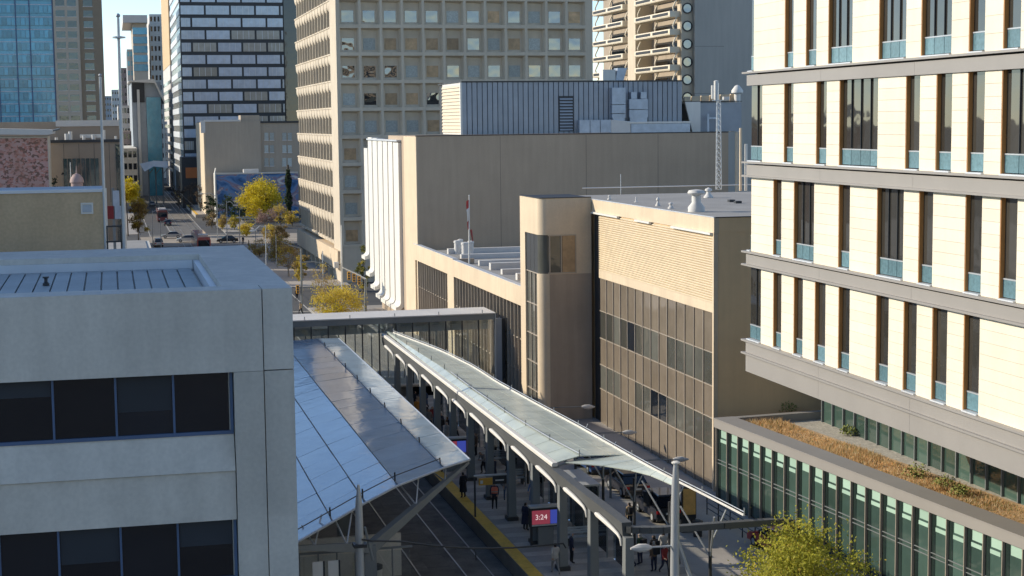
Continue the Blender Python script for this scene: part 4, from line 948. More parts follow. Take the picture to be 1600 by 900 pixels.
# ================================================================== right platform canopy
def arcpts(p0,p1,p2,n=8):
    return [(1-t)**2*Vector(p0)+2*t*(1-t)*Vector(p1)+t*t*Vector(p2) for t in [i/n for i in range(n+1)]]
def interp(tab,y):
    tab=sorted(tab)
    if y<=tab[0][0]: return tab[0][1]
    for (a,b),(c,d) in zip(tab[:-1],tab[1:]):
        if y<=c: return b+(d-b)*(y-a)/(c-a)
    return tab[-1][1]
XG=23.0
def canopy_right():
    t=empty('platform_canopy',(25,105,.9),'long tapering frosted glass platform canopy on grey steel columns','canopy')
    ZG,ZF,ZR=6.40,6.72,6.62
    redge=[(p.y,p.x) for p in (onZ(px,py,ZR) for px,py in ((690,549),(740,574),(775,597),(840,633),(900,665),(1005,725),(1060,754),(1110,779),(1160,805)))]
    redge.append((142.2,23.5))
    fold=[(p.y,p.x) for p in (onZ(px,py,ZF) for px,py in ((640,541),(690,573),(735,607),(800,652),(860,688),(907,713)))]
    fold.append((142.2,23.2)); fold.append((60,26.2))
    near=[(p.x,p.y) for p in (onZ(px,py,6.42) for px,py in ((880,722),(913,725),(963,729),(1013,741),(1050,757)))]
    tip=onZ(1160,806,ZR); near.append((tip.x,tip.y))
    def ynear(x):
        if x<=near[0][0]: return near[0][1]
        for (a,b),(c,d) in zip(near[:-1],near[1:]):
            if x<=c: return b+(d-b)*(x-a)/(c-a)
        return near[-1][1]
    Yn=near[0][1]
    def P(x,y):      # surface point
        xf=interp(fold,y); xr=max(interp(redge,y),xf+.05)
        if x<=xf: z=ZG+(ZF-ZG)*max(0,(x-XG))/max(.1,xf-XG)
        else:
            s=min(1,(x-xf)/(xr-xf)); z=ZF+(ZR-ZF)*(s**1.4)
        return Vector((x,y,z))
    # glass panels : strips across, courses along
    ys=[Yn+ (142-Yn)*k/24 for k in range(25)]
    def panel(q,name='glass_panel'):
        top=[Vector(p) for p in q]; b=B()
        lo=[p-Vector((0,0,.05)) for p in top]
        b.hexa(lo+top); return b.obj(name,M['canopyR'],t,fixn=True)
    for a,c in zip(ys[:-1],ys[1:]):
        c2=c-.05
        fa,fc=interp(fold,a),interp(fold,c2); ra,rc=max(interp(redge,a),fa+.06),max(interp(redge,c2),fc+.06)
        panel([P(XG+.18,a),P(fa-.02,a),P(fc-.02,c2),P(XG+.18,c2)])
        m=3
        for k in range(m):
            g=.015
            panel([P(fa+(ra-fa)*k/m+g,a),P(fa+(ra-fa)*(k+1)/m-g,a),P(fc+(rc-fc)*(k+1)/m-g,c2),P(fc+(rc-fc)*k/m+g,c2)])
    # wing reaching towards the street corner
    n=9; xs=[near[0][0]+1.3+(tip.x-near[0][0]-1.3)*k/n for k in range(n+1)]
    yy=[Yn-.03+(tip.y-Yn)*k/10 for k in range(11)]
    for a,c in zip(yy[:-1],yy[1:]):
        c2=c+.04
        def xl(y):
            for (p,q),(r,s) in zip(near[:-1],near[1:]):
                if (q-y)*(s-y)<=0 and q!=s: return p+(r-p)*(q-y)/(q-s)
            return near[0][0]+.2 if y>near[0][1]-.5 else tip.x
        la,lc=xl(a),xl(c2); ra,rc=interp(redge,a),interp(redge,c2)
        if ra-la<.15: continue
        def Q(x,y,l,r): s=(x-l)/max(.1,r-l); return Vector((x,y,6.42+(ZR-6.42)*s))
        lc=min(lc,rc-.04)
        panel([Q(la,a,la,ra),Q(ra,a,la,ra),Q(rc,c2,lc,rc),Q(lc,c2,lc,rc)])
    # gutter along the track side, right edge rail, ribs under the glass
    B().prism([(XG-.16,ZG-.16),(XG+.16,ZG-.16),(XG+.16,ZG+.05),(XG-.10,ZG+.05),(XG-.16,ZG-.02)],'y',Yn-.2,142.3).obj('gutter',M['white'],t,fixn=True)
    rp=[Vector((interp(redge,y)+.04,y,ZR+.02)) for y in [tip.y+(141-tip.y)*k/30 for k in range(31)]]
    B().tube(rp,.06,6).obj('edge_rail',M['white'],t)
    B().tube([p+Vector((.0,0,.16)) for p in rp],.025,5).obj('snow_rail',M['steel_light'],t)
    for p in rp[::2]: B().tube([p,p+Vector((0,0,.35))],.035,5).obj('rail_stub',M['steel_light'],t)
    B().tube([P(interp(fold,y),y)+Vector((0,0,.14)) for y in ys[:14]],.028,5).obj('fold_rail',M['steel_light'],t)
    for y in ys[::2]:
        q=P(interp(fold,y),y); B().tube([q-Vector((0,0,.02)),q+Vector((0,0,.34))],.03,5).obj('fold_bracket',M['steel'],t)
    for y in ys: 
        xr=interp(redge,y); B().tube([(XG,y,ZG-.22),(interp(fold,y),y,ZF-.22),(xr-.1,y,ZR-.12)],.055,5).obj('rafter',M['steel'],t)
    # columns and arched track-side beam
    cys=[71.6+5.78*k for k in range(12)]
    beam=[(XG-.2,5.55),(XG+.2,5.55),(XG+.25,6.2),(XG-.25,6.2)]
    B().prism(beam,'y',cys[0]+.2,141.5).obj('beam',M['steel_shaded'],t,fixn=True)
    for i,y in enumerate(cys):
        c=B(); c.hexa([(XG-.24,y-.3,.9),(XG+.24,y-.3,.9),(XG+.24,y+.3,.9),(XG-.24,y+.3,.9),(XG-.2,y-.24,5.56),(XG+.2,y-.24,5.56),(XG+.2,y+.24,5.56),(XG-.2,y+.24,5.56)]); col=c.obj('column',M['steel'],t)
        cube('column_base',M['dark'],col,(XG-.34,y-.4,.9),(XG+.34,y+.4,1.12))
        # curved haunch towards the far side and the pale lit arm on the track face
        h=B(); pr=[(y+.24,4.6)]+[(y+.24+1.5*(1-math.cos(R(a))),4.6+.96*math.sin(R(a))) for a in (20,40,60,80)]+[(y+1.9,5.56),(y+.24,5.56)]
        h.prism(pr,'x',XG-.17,XG+.17).obj('haunch',M['steel_shaded'],col,fixn=True)
        pts=arcpts((XG-.30,y+5.0,6.0),(XG-.30,y+1.5,5.62),(XG-.30,y+.1,5.75-.0),6)[:-1]+arcpts((XG-.30,y+.55,5.66),(XG-.32,y+.02,5.60),(XG-.30,y-.18,4.75),4)
        pts=[Vector((XG-.33,y+4.2,5.72)),Vector((XG-.33,y+3.8,5.73)),Vector((XG-.33,y+2.6,5.70)),Vector((XG-.33,y+1.3,5.64)),Vector((XG-.31,y+.6,5.56)),Vector((XG-.29,y+.28,5.42)),Vector((XG-.28,y+.2,5.1))]
        B().tube(pts,[.07,.125,.12,.10,.08,.06,.035],8).obj('arm',M['white'],col,True)
    # the near portal: rounded corner and cross beam to the far side row
    y=cys[0]
    pts=arcpts((XG,y+.4,5.88),(XG,y,5.88),(XG+1.6,y-.35,5.88),5)+[Vector((XG+4.5,y-.6,5.95)),Vector((XG+7.2,y-.3,5.85)),Vector((XG+8.4,y+.5,5.55)),Vector((XG+9.0,y+1.6,4.6))]
    b=B()
    for p,q in zip(pts[:-1],pts[1:]):
        d=(q-p).normalized(); s=Vector((-d.y,d.x,0)).normalized()*.2
        b.hexa([p-s-Vector((0,0,.15)),p+s-Vector((0,0,.15)),q+s-Vector((0,0,.15)),q-s-Vector((0,0,.15)),p-s+Vector((0,0,.15)),p+s+Vector((0,0,.15)),q+s+Vector((0,0,.15)),q-s+Vector((0,0,.15))])
    b.obj('portal_beam',M['steel_shaded'],t,fixn=True)
    # second row of slim posts with v struts
    for k in range(11):
        y=74+6*k; x=28.0 if y<100 else 26.4
        p=B().tube([(x,y,.9),(x,y,5.0)],.085,8).obj('slim_post',M['dark'],t)
        B().tube([(x,y,3.6),(x-1.2,y+1.0,6.0)],.05,6).obj('strut',M['steel_light'],p); B().tube([(x,y,3.6),(x-.4,y-1.6,6.0)],.05,6).obj('strut',M['steel_light'],p)
        B().tube([(x,y,4.2),(x+.9,y+.2,5.85)],.04,6).obj('strut',M['steel_light'],p)
    # screens between the posts
    for k in range(12):
        y=80.2+k*4.6
        s=cube('wind_screen',M['clear'],t,(26.0,y,1.15),(26.03,y+3.4,3.3)); cube('screen_frame',M['steel'],s,(25.98,y-.05,.9),(26.05,y-.001,3.4)); cube('screen_rail',M['steel_light'],s,(25.98,y,3.305),(26.05,y+3.4,3.36))
canopy_right()
# ================================================================== left platform canopy
def canopy_left():
    t=empty('platform_canopy',(13,105,.9),'broad blue tinted glass canopy with brackets over the far track platform','canopy')
    # creases: X, Z across the roof from track side to the left
    prof=[(18.55,6.62),(16.75,6.66),(13.75,6.55),(11.75,6.25),(9.85,5.88),(7.6,5.45)]
    def ynear(x): return 86.2-(18.55-x)*1.02
    Yf=139.
    n=20
    rr=random.Random(9)
    for s in range(5):
        (xa,za),(xb,zb)=prof[s],prof[s+1]
        steps=n if s<4 else 20
        for k in range(steps):
            def yy(x,f): return ynear(x)+(Yf-ynear(x))*f
            f0,f1=k/steps,(k+1)/steps
            g=.02
            q=[(xb+g,yy(xb,f0)+g,zb),(xa-g,yy(xa,f0)+g,za),(xa-g,yy(xa,f1)-g,za),(xb+g,yy(xb,f1)-g,zb)]
            j=[rr.uniform(-.012,.012) for _ in q]
            top=[Vector(p)+Vector((0,0,d)) for p,d in zip(q,j)]; lo=[p-Vector((0,0,.06)) for p in top]
            B().hexa(lo+top).obj('glass_panel',M['canopyL'],t,fixn=True)
        # crease rail
        B().tube([(xb,ynear(xb)+.05,zb+.02),(xb,Yf,zb+.02)],.03,5).obj('crease_seam',M['steel'],t)
    b=B()
    for (xa,za),(xb,zb) in zip(prof[:-1],prof[1:]): b.tube([(xa,ynear(xa)-.02,za-.05),(xb,ynear(xb)-.02,zb-.05)],.07,6)
    b.obj('near_edge_trim',M['steel_light'],t)
    B().tube([(18.6,ynear(18.55),6.58),(18.6,Yf,6.58)],.07,6).obj('track_edge_trim',M['steel_light'],t)
    for (x,z) in prof[1:2]:
        for k in range(9):
            y=ynear(x)+.8+k*(Yf-ynear(x))/9
            B().tube([(x,y,z),(x-.05,y-.1,z+.36)],.04,5).obj('bracket',M['dark'],t)
    for (x,z) in prof[2:5]:
        y=ynear(x)+.8; B().tube([(x,y,z),(x-.03,y-.1,z+.5)],.045,5).obj('bracket',M['dark'],t)
    for (a,c) in zip(prof[1:5],prof[2:6]):
        B().tube([(a[0],ynear(a[0])+.8,a[1]+.30),(c[0],ynear(c[0])+.8,c[1]+.30)],.03,5).obj('guard_wire',M['dark'],t)
    # frames: column with two raking arms, repeated along the platform
    for k in range(6):
        o=k*9.6
        base=Vector((11.9,79.0+o,.9)); hd=Vector((11.9,79.0+o,4.15))
        tipr=Vector((18.5,86.3+o,6.45)); tipl=Vector((7.6,75.6+o,5.2)) 
        if k: tipr.y=84+o; tipl.y=79+o
        c=B(); c.hexa([base+Vector((-.35,-.25,0)),base+Vector((.35,-.25,0)),base+Vector((.35,.25,0)),base+Vector((-.35,.25,0)),hd+Vector((-.28,-.2,0)),hd+Vector((.28,-.2,0)),hd+Vector((.28,.2,0)),hd+Vector((-.28,.2,0))]); col=c.obj('column',M['steel'],t)
        for tp,w0,w1 in ((tipr,.5,.12),(tipl,.42,.14)):
            d=(tp-hd).normalized(); s=Vector((-d.y,d.x,0)).normalized(); u=d.cross(s); u=u if u.z>0 else -u
            q=[hd-s*.2-u*w0,hd+s*.2-u*w0,tp+s*.1-u*w1,tp-s*.1-u*w1,hd-s*.2+u*.1,hd+s*.2+u*.1,tp+s*.1+u*.05,tp-s*.1+u*.05]
            B().hexa(q).obj('raking_arm',M['steel'],col,fixn=True)
        for f,(dx,dy) in ((.45,(.3,.9)),(.45,(-.9,1.2)),(.75,(.2,.8)),(.75,(-.8,1.3))):
            p=hd+(tipr-hd)*f; B().tube([p,p+Vector((dx,dy,6.4-p.z))],.045,5).obj('strut',M['steel_light'],col)
        for f in (.3,.7):
            p=hd+(tipl-hd)*f; B().tube([p,p+Vector((-.5,.9,5.4-p.z+.3))],.045,5).obj('strut',M['steel_light'],col); B().tube([p,p+Vector((.5,1.2,5.9-p.z+.2))],.045,5).obj('strut',M['steel_light'],col)
canopy_left()
# left platform furniture seen below the near edge
def left_furniture():
    t=empty('ticket_shelter',(10.5,82,.9),'glazed waiting shelter on the left platform','shelter')
    for k in range(6):
        x=8.6+k*.95; s=cube('glass_panel',M['clear'],t,(x+.04,81,1.0),(x+.91,81.04,3.2)); cube('frame_post',M['steel'],s,(x-.03,80.97,.9),(x+.035,81.08,3.3))
    cube('back_wall',M['concrete'],t,(8.6,84.4,.9),(14.4,84.6,3.2)); cube('roof_rail',M['steel'],t,(8.5,80.95,3.31),(14.4,81.1,3.4))
    p=onZ(495,880,.9); 
    for dx,lab in ((0,'white poster panel on the left platform hidden in shade'),(.75,'second white poster panel beside the first on the left platform')):
        t=empty('poster_panel',(8.9+dx,76.6,.9),lab,'poster'); cube('board',M['white'],t,(8.75+dx,76.6,2.2),(9.25+dx,76.66,4.1)); cube('post',M['dark'],t,(9.26+dx,76.6,.9),(9.34+dx,76.66,4.1))
    t=empty('route_board',(12.9,75.5,.9),'yellow and black route information board at the left platform edge','sign')
    cube('panel',M['yellow'],t,(12.35,75.5,1.4),(12.62,75.58,3.1)); cube('panel',M['yellow'],t,(12.70,75.5,1.3),(12.98,75.58,3.1)); cube('frame',M['dark'],t,(12.3,75.59,.9),(13.05,75.66,3.2))
    t=empty('waste_bin',(13.0,82.2,.9),'pale round litter bin with a dark rim under the left canopy','bin'); q=onZ(592,835,.9)
    B().lathe((12.6,82.6,.9),[(.42,0),(.48,.9),(.48,1.0)],16).obj('drum',M['offwhite'],t,True); B().lathe((12.6,82.6,1.9),[(.5,0),(.5,.16),(.4,.2)],16).obj('rim',M['dark'],t,True)
left_furniture()
# ================================================================== glazed footbridge
def bridge():
    Y=142.6; x0=onY(440,505,Y).x; x1=onY(773,495,Y).x; zt=onY(700,491,Y).z; zb=onY(640,600,Y).z; zf=zt-.62
    t=empty('glazed_footbridge',((x0+x1)/2,Y+1.6,zb),'glazed footbridge crossing the tracks to the tan lobby wing','footbridge')
    D=4.6
    cube('roof_beam',M['steel'],t,(x0-8,Y-.12,zf),(x1,Y+.2,zt-.1)); cube('roof',M['offwhite'],t,(x0-8,Y+.21,zf+.1),(x1,Y+D,zt-.1)); cube('roof_edge',M['offwhite'],t,(x0-8,Y-.2,zt-.1),(x1+.05,Y+D,zt))
    cube('floor_beam',M['offwhite'],t,(x0-8,Y-.1,zb-.12),(x1,Y+.2,zb+.04)); cube('floor',M['offwhite'],t,(x0-8,Y+.21,zb-.3),(x1,Y+D,zb))
    # dropped ceiling band visible behind the upper panes
    cube('ceiling_band',M['offwhite'],t,(x0-8,Y+.9,zf-.95),(x1-.2,Y+1.2,zf))
    n=18; w=(x1-(x0-8))/n
    for k in range(n):
        a=x0-8+k*w
        g=cube('window_pane',M['clear'],t,(a+.05,Y,zb+.05),(a+w-.05,Y+.03,zf)); cube('mullion',M['dark'],g,(a-.05,Y-.1,zb+.04),(a+.05,Y+.06,zf-.001))
        g2=cube('rear_pane',M['clear'],t,(a+.05,Y+D-.05,zb+.05),(a+w-.05,Y+D-.02,zf)); cube('mullion',M['steel_light'],g2,(a-.05,Y+D-.1,zb+.01),(a+.05,Y+D,zf+.09))
        cube('ceiling_light',M['white'],t,(a+.5,Y+.5,zf-.42),(a+w-.3,Y+.8,zf-.36))
    cube('end_post',M['bluemetal'],t,(x1+.06,Y-.1,zb-1.2),(x1+.62,Y+.6,zf+.05)); cube('end_rail',M['white'],t,(x1+.01,Y-.2,zb),(x1+.055,Y+.1,zt-.02))
    cube('link',M['dark'],t,(x1+.63,Y+.3,zb),(34.28,Y+D,zf))
    for k in range(5):
        x=x0+2+k*4.0; B().tube([(x,Y-.1,zt),(x,Y-.1,zt+.28)],.05,5).obj('roof_stub',M['steel_light'],t)
    # station end wall under the bridge
    t=empty('platform_end_screen',(25,Y+.6,.9),'dark framed end screen beneath the glazed footbridge','screen')
    for k in range(9):
        x=21.2+k*1.1; p=cube('panel',M['dglass'] if k%3 else M['steel'],t,(x+.06,Y+.8,.02),(x+1.04,Y+.84,zb-.35)); cube('post',M['steel_light'],p,(x-.05,Y+.72,.02),(x+.05,Y+.79,zb-.33))
bridge()
# ================================================================== platform furniture
M['scr_red']=emit('screen_red',(.50,.08,.13),.32); M['scr_blue']=emit('screen_blue',(.08,.12,.65),.35); M['scr_txt']=emit('screen_text',(1,.8,.8),.55); M['scr_or']=mat('sign_orange',(.70,.36,.05),.5)
def text(body,size,m,parent,loc,rot):
    cu=bpy.data.curves.new('lettering','FONT'); cu.body=body; cu.size=size; cu.extrude=.004; cu.align_x='CENTER'; cu.align_y='CENTER'
    o=bpy.data.objects.new('tmp',cu); COL.objects.link(o); dg=bpy.context.evaluated_depsgraph_get(); me=bpy.data.meshes.new_from_object(o.evaluated_get(dg)); bpy.data.objects.remove(o)
    me.materials.clear(); me.materials.append(m); n=bpy.data.objects.new('lettering',me); COL.objects.link(n); n.location=loc; n.rotation_euler=rot; setp(n,parent); return n
def screen(px,py,lab):
    # base on the platform below the panel
    b=onZ(px,py,.9); x,y=b.x,b.y
    t=empty('display_screen',(x,y,.9),lab,'screen')
    cube('case',M['dark'],t,(x-.95,y-.14,2.05),(x+.95,y+.2,3.18)); cube('hood',M['steel_light'],t,(x-1.0,y-.3,3.19),(x+1.0,y+.25,3.30))
    cube('plinth',M['steel'],t,(x-.45,y-.05,.9),(x+.45,y+.15,2.04))
    cube('post',M['dark'],t,(x-.9,y-.02,.9),(x-.78,y+.1,2.04))
    cube('picture',M['scr_red'],t,(x-.84,y-.155,2.22),(x+.22,y-.142,3.02)); cube('picture',M['scr_blue'],t,(x+.24,y-.155,2.22),(x+.86,y-.142,3.02)); cube('caption_bar',M['offwhite'],t,(x-.84,y-.155,2.12),(x+.86,y-.142,2.20))
    text('3:24',.42,M['scr_txt'],t,(x-.30,y-.162,2.62),(R(90),0,0))
screen(853,853,'platform display screen showing the time beside the bent walker'); screen(709,736,'platform display screen showing the time near the orange waiting area')
def hanging_sign():
    p=onZ(770,806,.9); y=p.y; a=onY(745,753,y); 
    t=empty('direction_sign',(p.x,y,.9),'orange and black direction sign on posts over the platform','sign')
    x0=onY(748,750,y).x; xm=onY(770,750,y).x; x1=onY(792,750,y).x; z0=onY(770,757,y).z; z1=onY(770,746,y).z
    cube('panel',M['scr_or'],t,(x0,y-.05,z0),(xm-.03,y+.05,z1)); cube('panel',M['dark'],t,(xm,y-.05,z0+.02),(x1,y+.05,z1+.1)); cube('top_rail',M['steel_light'],t,(x0-.3,y-.08,z1+.11),(x1+.3,y+.08,z1+.2))
    for x in (x0-.25,x1+.22): cube('post',M['dark'],t,(x-.05,y-.05,.9),(x+.05,y+.05,z1+.105))
    cube('lettering_bar',M['white'],t,(xm+.15,y-.062,z0+.22),(x1-.2,y-.052,z0+.30)); cube('symbol',M['white'],t,(x0+.08,y-.062,z0+.1),(x0+.25,y-.052,z0+.3))
hanging_sign()
def bench(px,py,rz,lab):
    p=onZ(px,py,.9); t=empty('platform_bench',(p.x,p.y,.9),lab,'bench','benches on the right platform')
    x,y=p.x,p.y
    for k in range(4): cube('seat_slat',M['steel_light'],t,(x-.9,y-.24+k*.125,1.33),(x+.9,y-.14+k*.125,1.37))
    for k in range(3): cube('back_slat',M['steel_light'],t,(x-.9,y+.28,1.48+k*.14),(x+.9,y+.31,1.58+k*.14))
    for s in (-.7,.7): cube('leg',M['dark'],t,(x+s-.04,y-.25,.9),(x+s+.04,y+.27,1.328))
    return t
bench(800,757,0,'metal slat bench behind the direction sign'); bench(905,850,0,'metal slat bench between two canopy columns near the display screen'); bench(770,726,0,'metal slat bench near the far display screen')
def shelter(i,px,py,lab):
    p=onZ(px,py,.9); x,y=p.x,p.y; t=empty('waiting_shelter',(x,y,.9),lab,'shelter')
    cube('roof',M['steel_light'],t,(x-.9,y-2.2,3.35),(x+.9,y+2.2,3.45))
    for sx in (-.8,.8):
        for sy in (-2.1,0,2.1): cube('post',M['steel'],t,(x+sx-.04,y+sy-.04,.9),(x+sx+.04,y+sy+.04,3.349))
    for sy in (-2.05,.05): cube('glass_panel',M['clear'],t,(x+.78,y+sy,1.1),(x+.80,y+sy+1.95,3.2))
    cube('glass_panel',M['clear'],t,(x-.75,y+2.08,1.1),(x+.75,y+2.10,3.2)); cube('seat',M['dark'],t,(x+.2,y-1.6,1.3),(x+.7,y+1.6,1.36)); cube('seat_leg',M['dark'],t,(x+.4,y-1.2,.9),(x+.5,y-1.1,1.299)); cube('seat_leg',M['dark'],t,(x+.4,y+1.1,.9),(x+.5,y+1.2,1.299))
shelter(0,900,810,'glass waiting shelter behind the display screen with the walker'); shelter(1,800,715,'glass waiting shelter further along the right platform')
def bins():
    for px,py,lab in ((1012,790,'dark litter bin by the slim posts'),(1090,838,'dark litter bin on the sunlit pavement'),(838,730,'dark litter bin near the far shelter')):
        p=onZ(px,py,.9 if px<1050 else 0.01); t=empty('litter_bin',(p.x,p.y,p.z),lab,'bin'); B().lathe((p.x,p.y,p.z),[(.26,0),(.3,.8),(.33,.82),(.33,.95),(.15,1.0)],14).obj('drum',M['dark'],t,True); B().lathe((p.x,p.y,p.z+1.0),[(.14,0),(.14,.08)],12).obj('lid',M['steel'],t)
    p=onZ(1080,845,.01); x,y=33.6,97.0
    q=onY(1075,780,92); t=empty('advert_panel',(q.x,92,0),'sunlit amber advertising panel on the pavement','poster')
    a=onY(1067,764,92); c=onY(1086,803,92); cube('panel',mat('amber_poster',(.70,.40,.12),.6,var=.25,vs=2),t,(a.x,91.9,c.z),(c.x,92,a.z)); cube('frame',M['dark'],t,(a.x-.08,92.01,0),(c.x+.08,92.1,a.z+.1))
    # pavement guard rail near the glass podium
    t=empty('guard_rail',(36.2,84,0),'dark tubular guard rail beside the glass podium','railing')
    for k in range(14): B().tube([(36.1,70+k*2,0),(36.1,70+k*2,1.15)],.04,5).obj('post',M['dark'],t)
    for z in (.45,.8,1.15): B().tube([(36.1,70,z),(36.1,96,z)],.04,5).obj('rail',M['dark'],t)
    t=empty('stair_rail',(32.6,80,0),'pale tubular stair railing by the canopy wing','railing')
    for k in range(9): B().tube([(32.4+.25*k,78-1.2*k,0.0),(32.4+.25*k,78-1.2*k,1.2)],.05,5).obj('post',M['steel_light'],t)
    for z in (.6,1.2): B().tube([(32.4,78,z),(34.4,68.4,z)],.05,5).obj('rail',M['steel_light'],t)
bins()
# ================================================================== catenary poles, lamps, cable
def lamp_head(b,p,d,l=.9):
    d=Vector(d).normalized(); s=Vector((-d.y,d.x,0)); u=Vector((0,0,1))
    for k in range(6):
        pass
    n=8; pts=[]; rad=[]
    b.tube([p,p+d*l*.25,p+d*l*.6,p+d*l],[.07,.17,.19,.05],8)
def poles():
    # near right pole
    Y=66.; p=onY(1056,724,Y); t=empty('catenary_pole',(p.x,Y,0),'tall tapered silver catenary pole with a lamp arm before the canopy wing','pole')
    zt=p.z; B().tube([(p.x-.1,Y,0),(p.x-.05,Y,zt*.55),(p.x-.02,Y,zt-1.0),(p.x,Y,zt)],[.17,.20,.17,.10],12).obj('mast',M['steel_light'],t,True)
    B().lathe((p.x,Y,zt),[(.19,0),(.2,.05),(.1,.1)],12).obj('cap',M['white'],t)
    a=onY(1050,853,Y); e=onY(1018,855,Y); arm=B().tube([a,e],.045,6); o=arm.obj('lamp_arm',M['steel_light'],t); h=B(); lamp_head(h,e,(-1,0,0),.95); h.obj('lamp_head',M['offwhite'],t,True)
    a=onY(1056,838,Y); e=onY(1080,905,Y); B().tube([a,e],.09,6).obj('stay',M['steel_light'],t)
    # left pole
    Y2=73.; p2=onY(560,757,Y2); t=empty('catenary_pole',(p2.x,Y2,0),'grey tapered catenary pole in front of the left canopy','pole')
    B().tube([(p2.x,Y2,0),(p2.x,Y2,p2.z-2.5),(p2.x,Y2,p2.z-.9),(p2.x,Y2,p2.z)],[.2,.2,.16,.05],10).obj('mast',M['steel_light'],t,True)
    B().tube([(p2.x+.25,Y2,p2.z-2.0),(p2.x+.6,Y2,p2.z-3.6)],.06,6).obj('strut',M['steel'],t); cube('clamp',M['dark'],t,(p2.x-.3,Y2-.3,p2.z-2.9),(p2.x+.3,Y2+.3,p2.z-2.75)); cube('clamp',M['dark'],t,(p2.x-.3,Y2-.3,p2.z-4.5),(p2.x+.3,Y2+.3,p2.z-4.35))
    # cable
    pts=[onY(px,py,Y2+ (px-582)*.02) for px,py in ((566,843),(582,845),(625,846),(680,853),(740,857),(800,856),(850,852),(880,849),(884,856))]
    t=empty('span_cable',tuple(pts[4]),'black span cable sagging across the tracks','cable'); B().tube(pts,.045,6).obj('cable',M['dark'],t); q=pts[4]; B().tube([q,q+Vector((.1,0,-.2)),q+Vector((.12,0,-.6))],.03,5).obj('dropper',M['dark'],t)
    # near bottom black rail at the frame's lower edge
    # street lamps reaching over the lane beyond the canopy
    for px,py,lab in ((920,636,'street lamp arching over the lane by the stair tower'),(985,676,'street lamp arching over the lane before the bronze glazing'),(1065,718,'street lamp arching over the lane at the glazing corner')):
        X=36.6; h=onX(px,py,X); t=empty('street_lamp',(X+1.2,h.y+.3,0),lab,'street lamp','street lamps along the lane')
        x=31.6; B().tube([(x,h.y,0),(x,h.y,h.z+.25)],[.09,.06],8).obj('post',M['steel'],t,True); B().tube([(x,h.y,h.z-.1),(x+2,h.y,h.z+.12),(X-.5,h.y,h.z+.05)],.04,6).obj('arm',M['steel'],t); b=B(); lamp_head(b,Vector((X-.6,h.y,h.z+.05)),(1,0,-.05),1.1); b.obj('lamp_head',M['offwhite'],t,True)
poles()
# ================================================================== trees
M['bark']=mat('bark',(.10,.08,.06),.95,var=.3,vs=3); M['bark_pale']=mat('bark_pale',(.30,.25,.19),.95,var=.2,vs=3)
LM={k:leafmat('leaf_'+k,c) for k,c in dict(lime=(.52,.50,.07),yellow=(.62,.50,.03),gold=(.56,.43,.07),green=(.06,.09,.03),dark=(.03,.05,.025),tan=(.36,.26,.11),pink=(.30,.20,.17),rust=(.20,.08,.05),olive=(.20,.20,.05),brown=(.09,.07,.055)).items()}
def tree(x,y,z0,h,rx,rz,kinds,n,leaf,label,seed,clumps=26,trunk=.16,bare=.25,group='street trees',conical=False,bark='bark'):
    r=random.Random(seed)
    t=empty('street_tree',(x,y,z0),label,'tree',group)
    b=B(); zc=z0+h-rz; top=Vector((x,y,z0+h*.9))
    fork=Vector((x+r.uniform(-.1,.1),y,max(z0+h*.28,zc-rz*.75)))
    b.tube([(x,y,z0),((x+fork.x)/2,y,(z0+fork.z)/2),fork],[trunk,trunk*.8,trunk*.65],7)
    cs=[]
    for i in range(clumps):
        while True:
            v=Vector((r.uniform(-1,1),r.uniform(-1,1),r.uniform(-1,1)))
            if .15<v.length<1: break
        if conical: s=(1-(v.z+1)/2)*.95+.08; v.x*=s; v.y*=s
        c=Vector((x+v.x*rx,y+v.y*rx,zc+v.z*rz)); cs.append((c,r.uniform(.55,1.15),r.random()))
    for (c,s,q) in cs:
        mid=fork.lerp(c,.5)+Vector((r.uniform(-.15,.15)*rx,r.uniform(-.15,.15)*rx,-.08*rz)); b.tube([fork,mid,c+(c-mid).normalized()*r.uniform(0,bare)*rx],[trunk*.35,trunk*.2,trunk*.06],5)
    b.obj('trunk',M[bark],t,True)
    l=B(); per=n//clumps; cr=rx*.36
    for (c,s,q) in cs:
        base=0 if q<.62 else (1 if len(kinds)>1 else 0)
        for i in range(int(per*s)):
            d=Vector((r.gauss(0,1),r.gauss(0,1),r.gauss(0,.8)))*cr*.55*s; p=c+d
            u=Vector((r.uniform(-1,1),r.uniform(-1,1),r.uniform(-1,1))).normalized(); w=u.cross(Vector((r.uniform(-1,1),r.uniform(-1,1),r.uniform(-1,1)))).normalized()
            a=leaf*r.uniform(.6,1.25); mi=base if r.random()<.8 else r.randrange(len(kinds))
            l.face([p-u*a,p-w*a*.55,p+u*a,p+w*a*.55],mi)
    l.obj('crown',[LM[k] for k in kinds],t); return t
def tpx(px,pyt,Y,wpx,kinds,n,leaf,label,seed,z0=0.1,hmin=None,**k):
    p=onY(px,pyt,Y); h=p.z-z0; rx=wpx*Y/2550/2; rz=min(k.pop('rz',h*.42),h*.48)
    return tree(p.x,Y,z0,max(h,hmin or h),rx*.86,rz,kinds,n,leaf,label,seed,**k)
tpx(1250,818,70,262,['lime','lime','gold'],24000,.085,'lime yellow street tree before the green glass podium',21,rz=3.0,clumps=90,trunk=.13,bare=.12)
tpx(526,446,205,86,['gold','yellow','tan'],8500,.11,'golden street tree beyond the glazed footbridge',22,rz=2.2,clumps=34,bare=.55,bark='bark_pale')
tpx(408,284,425,74,['yellow','yellow','gold'],13000,.24,'large bright yellow tree before the blue mural',23,rz=5.2,clumps=70,trunk=.3,bare=.05)
tpx(413,322,398,38,['pink'],1800,.16,'leafless pinkish brown tree before the large yellow tree',24,clumps=26,bare=.5,bark='bark_pale')
tpx(432,372,300,56,['tan','gold'],5200,.14,'dry tan street tree on the sunlit pavement',25,clumps=26,bare=.4,bark='bark_pale')
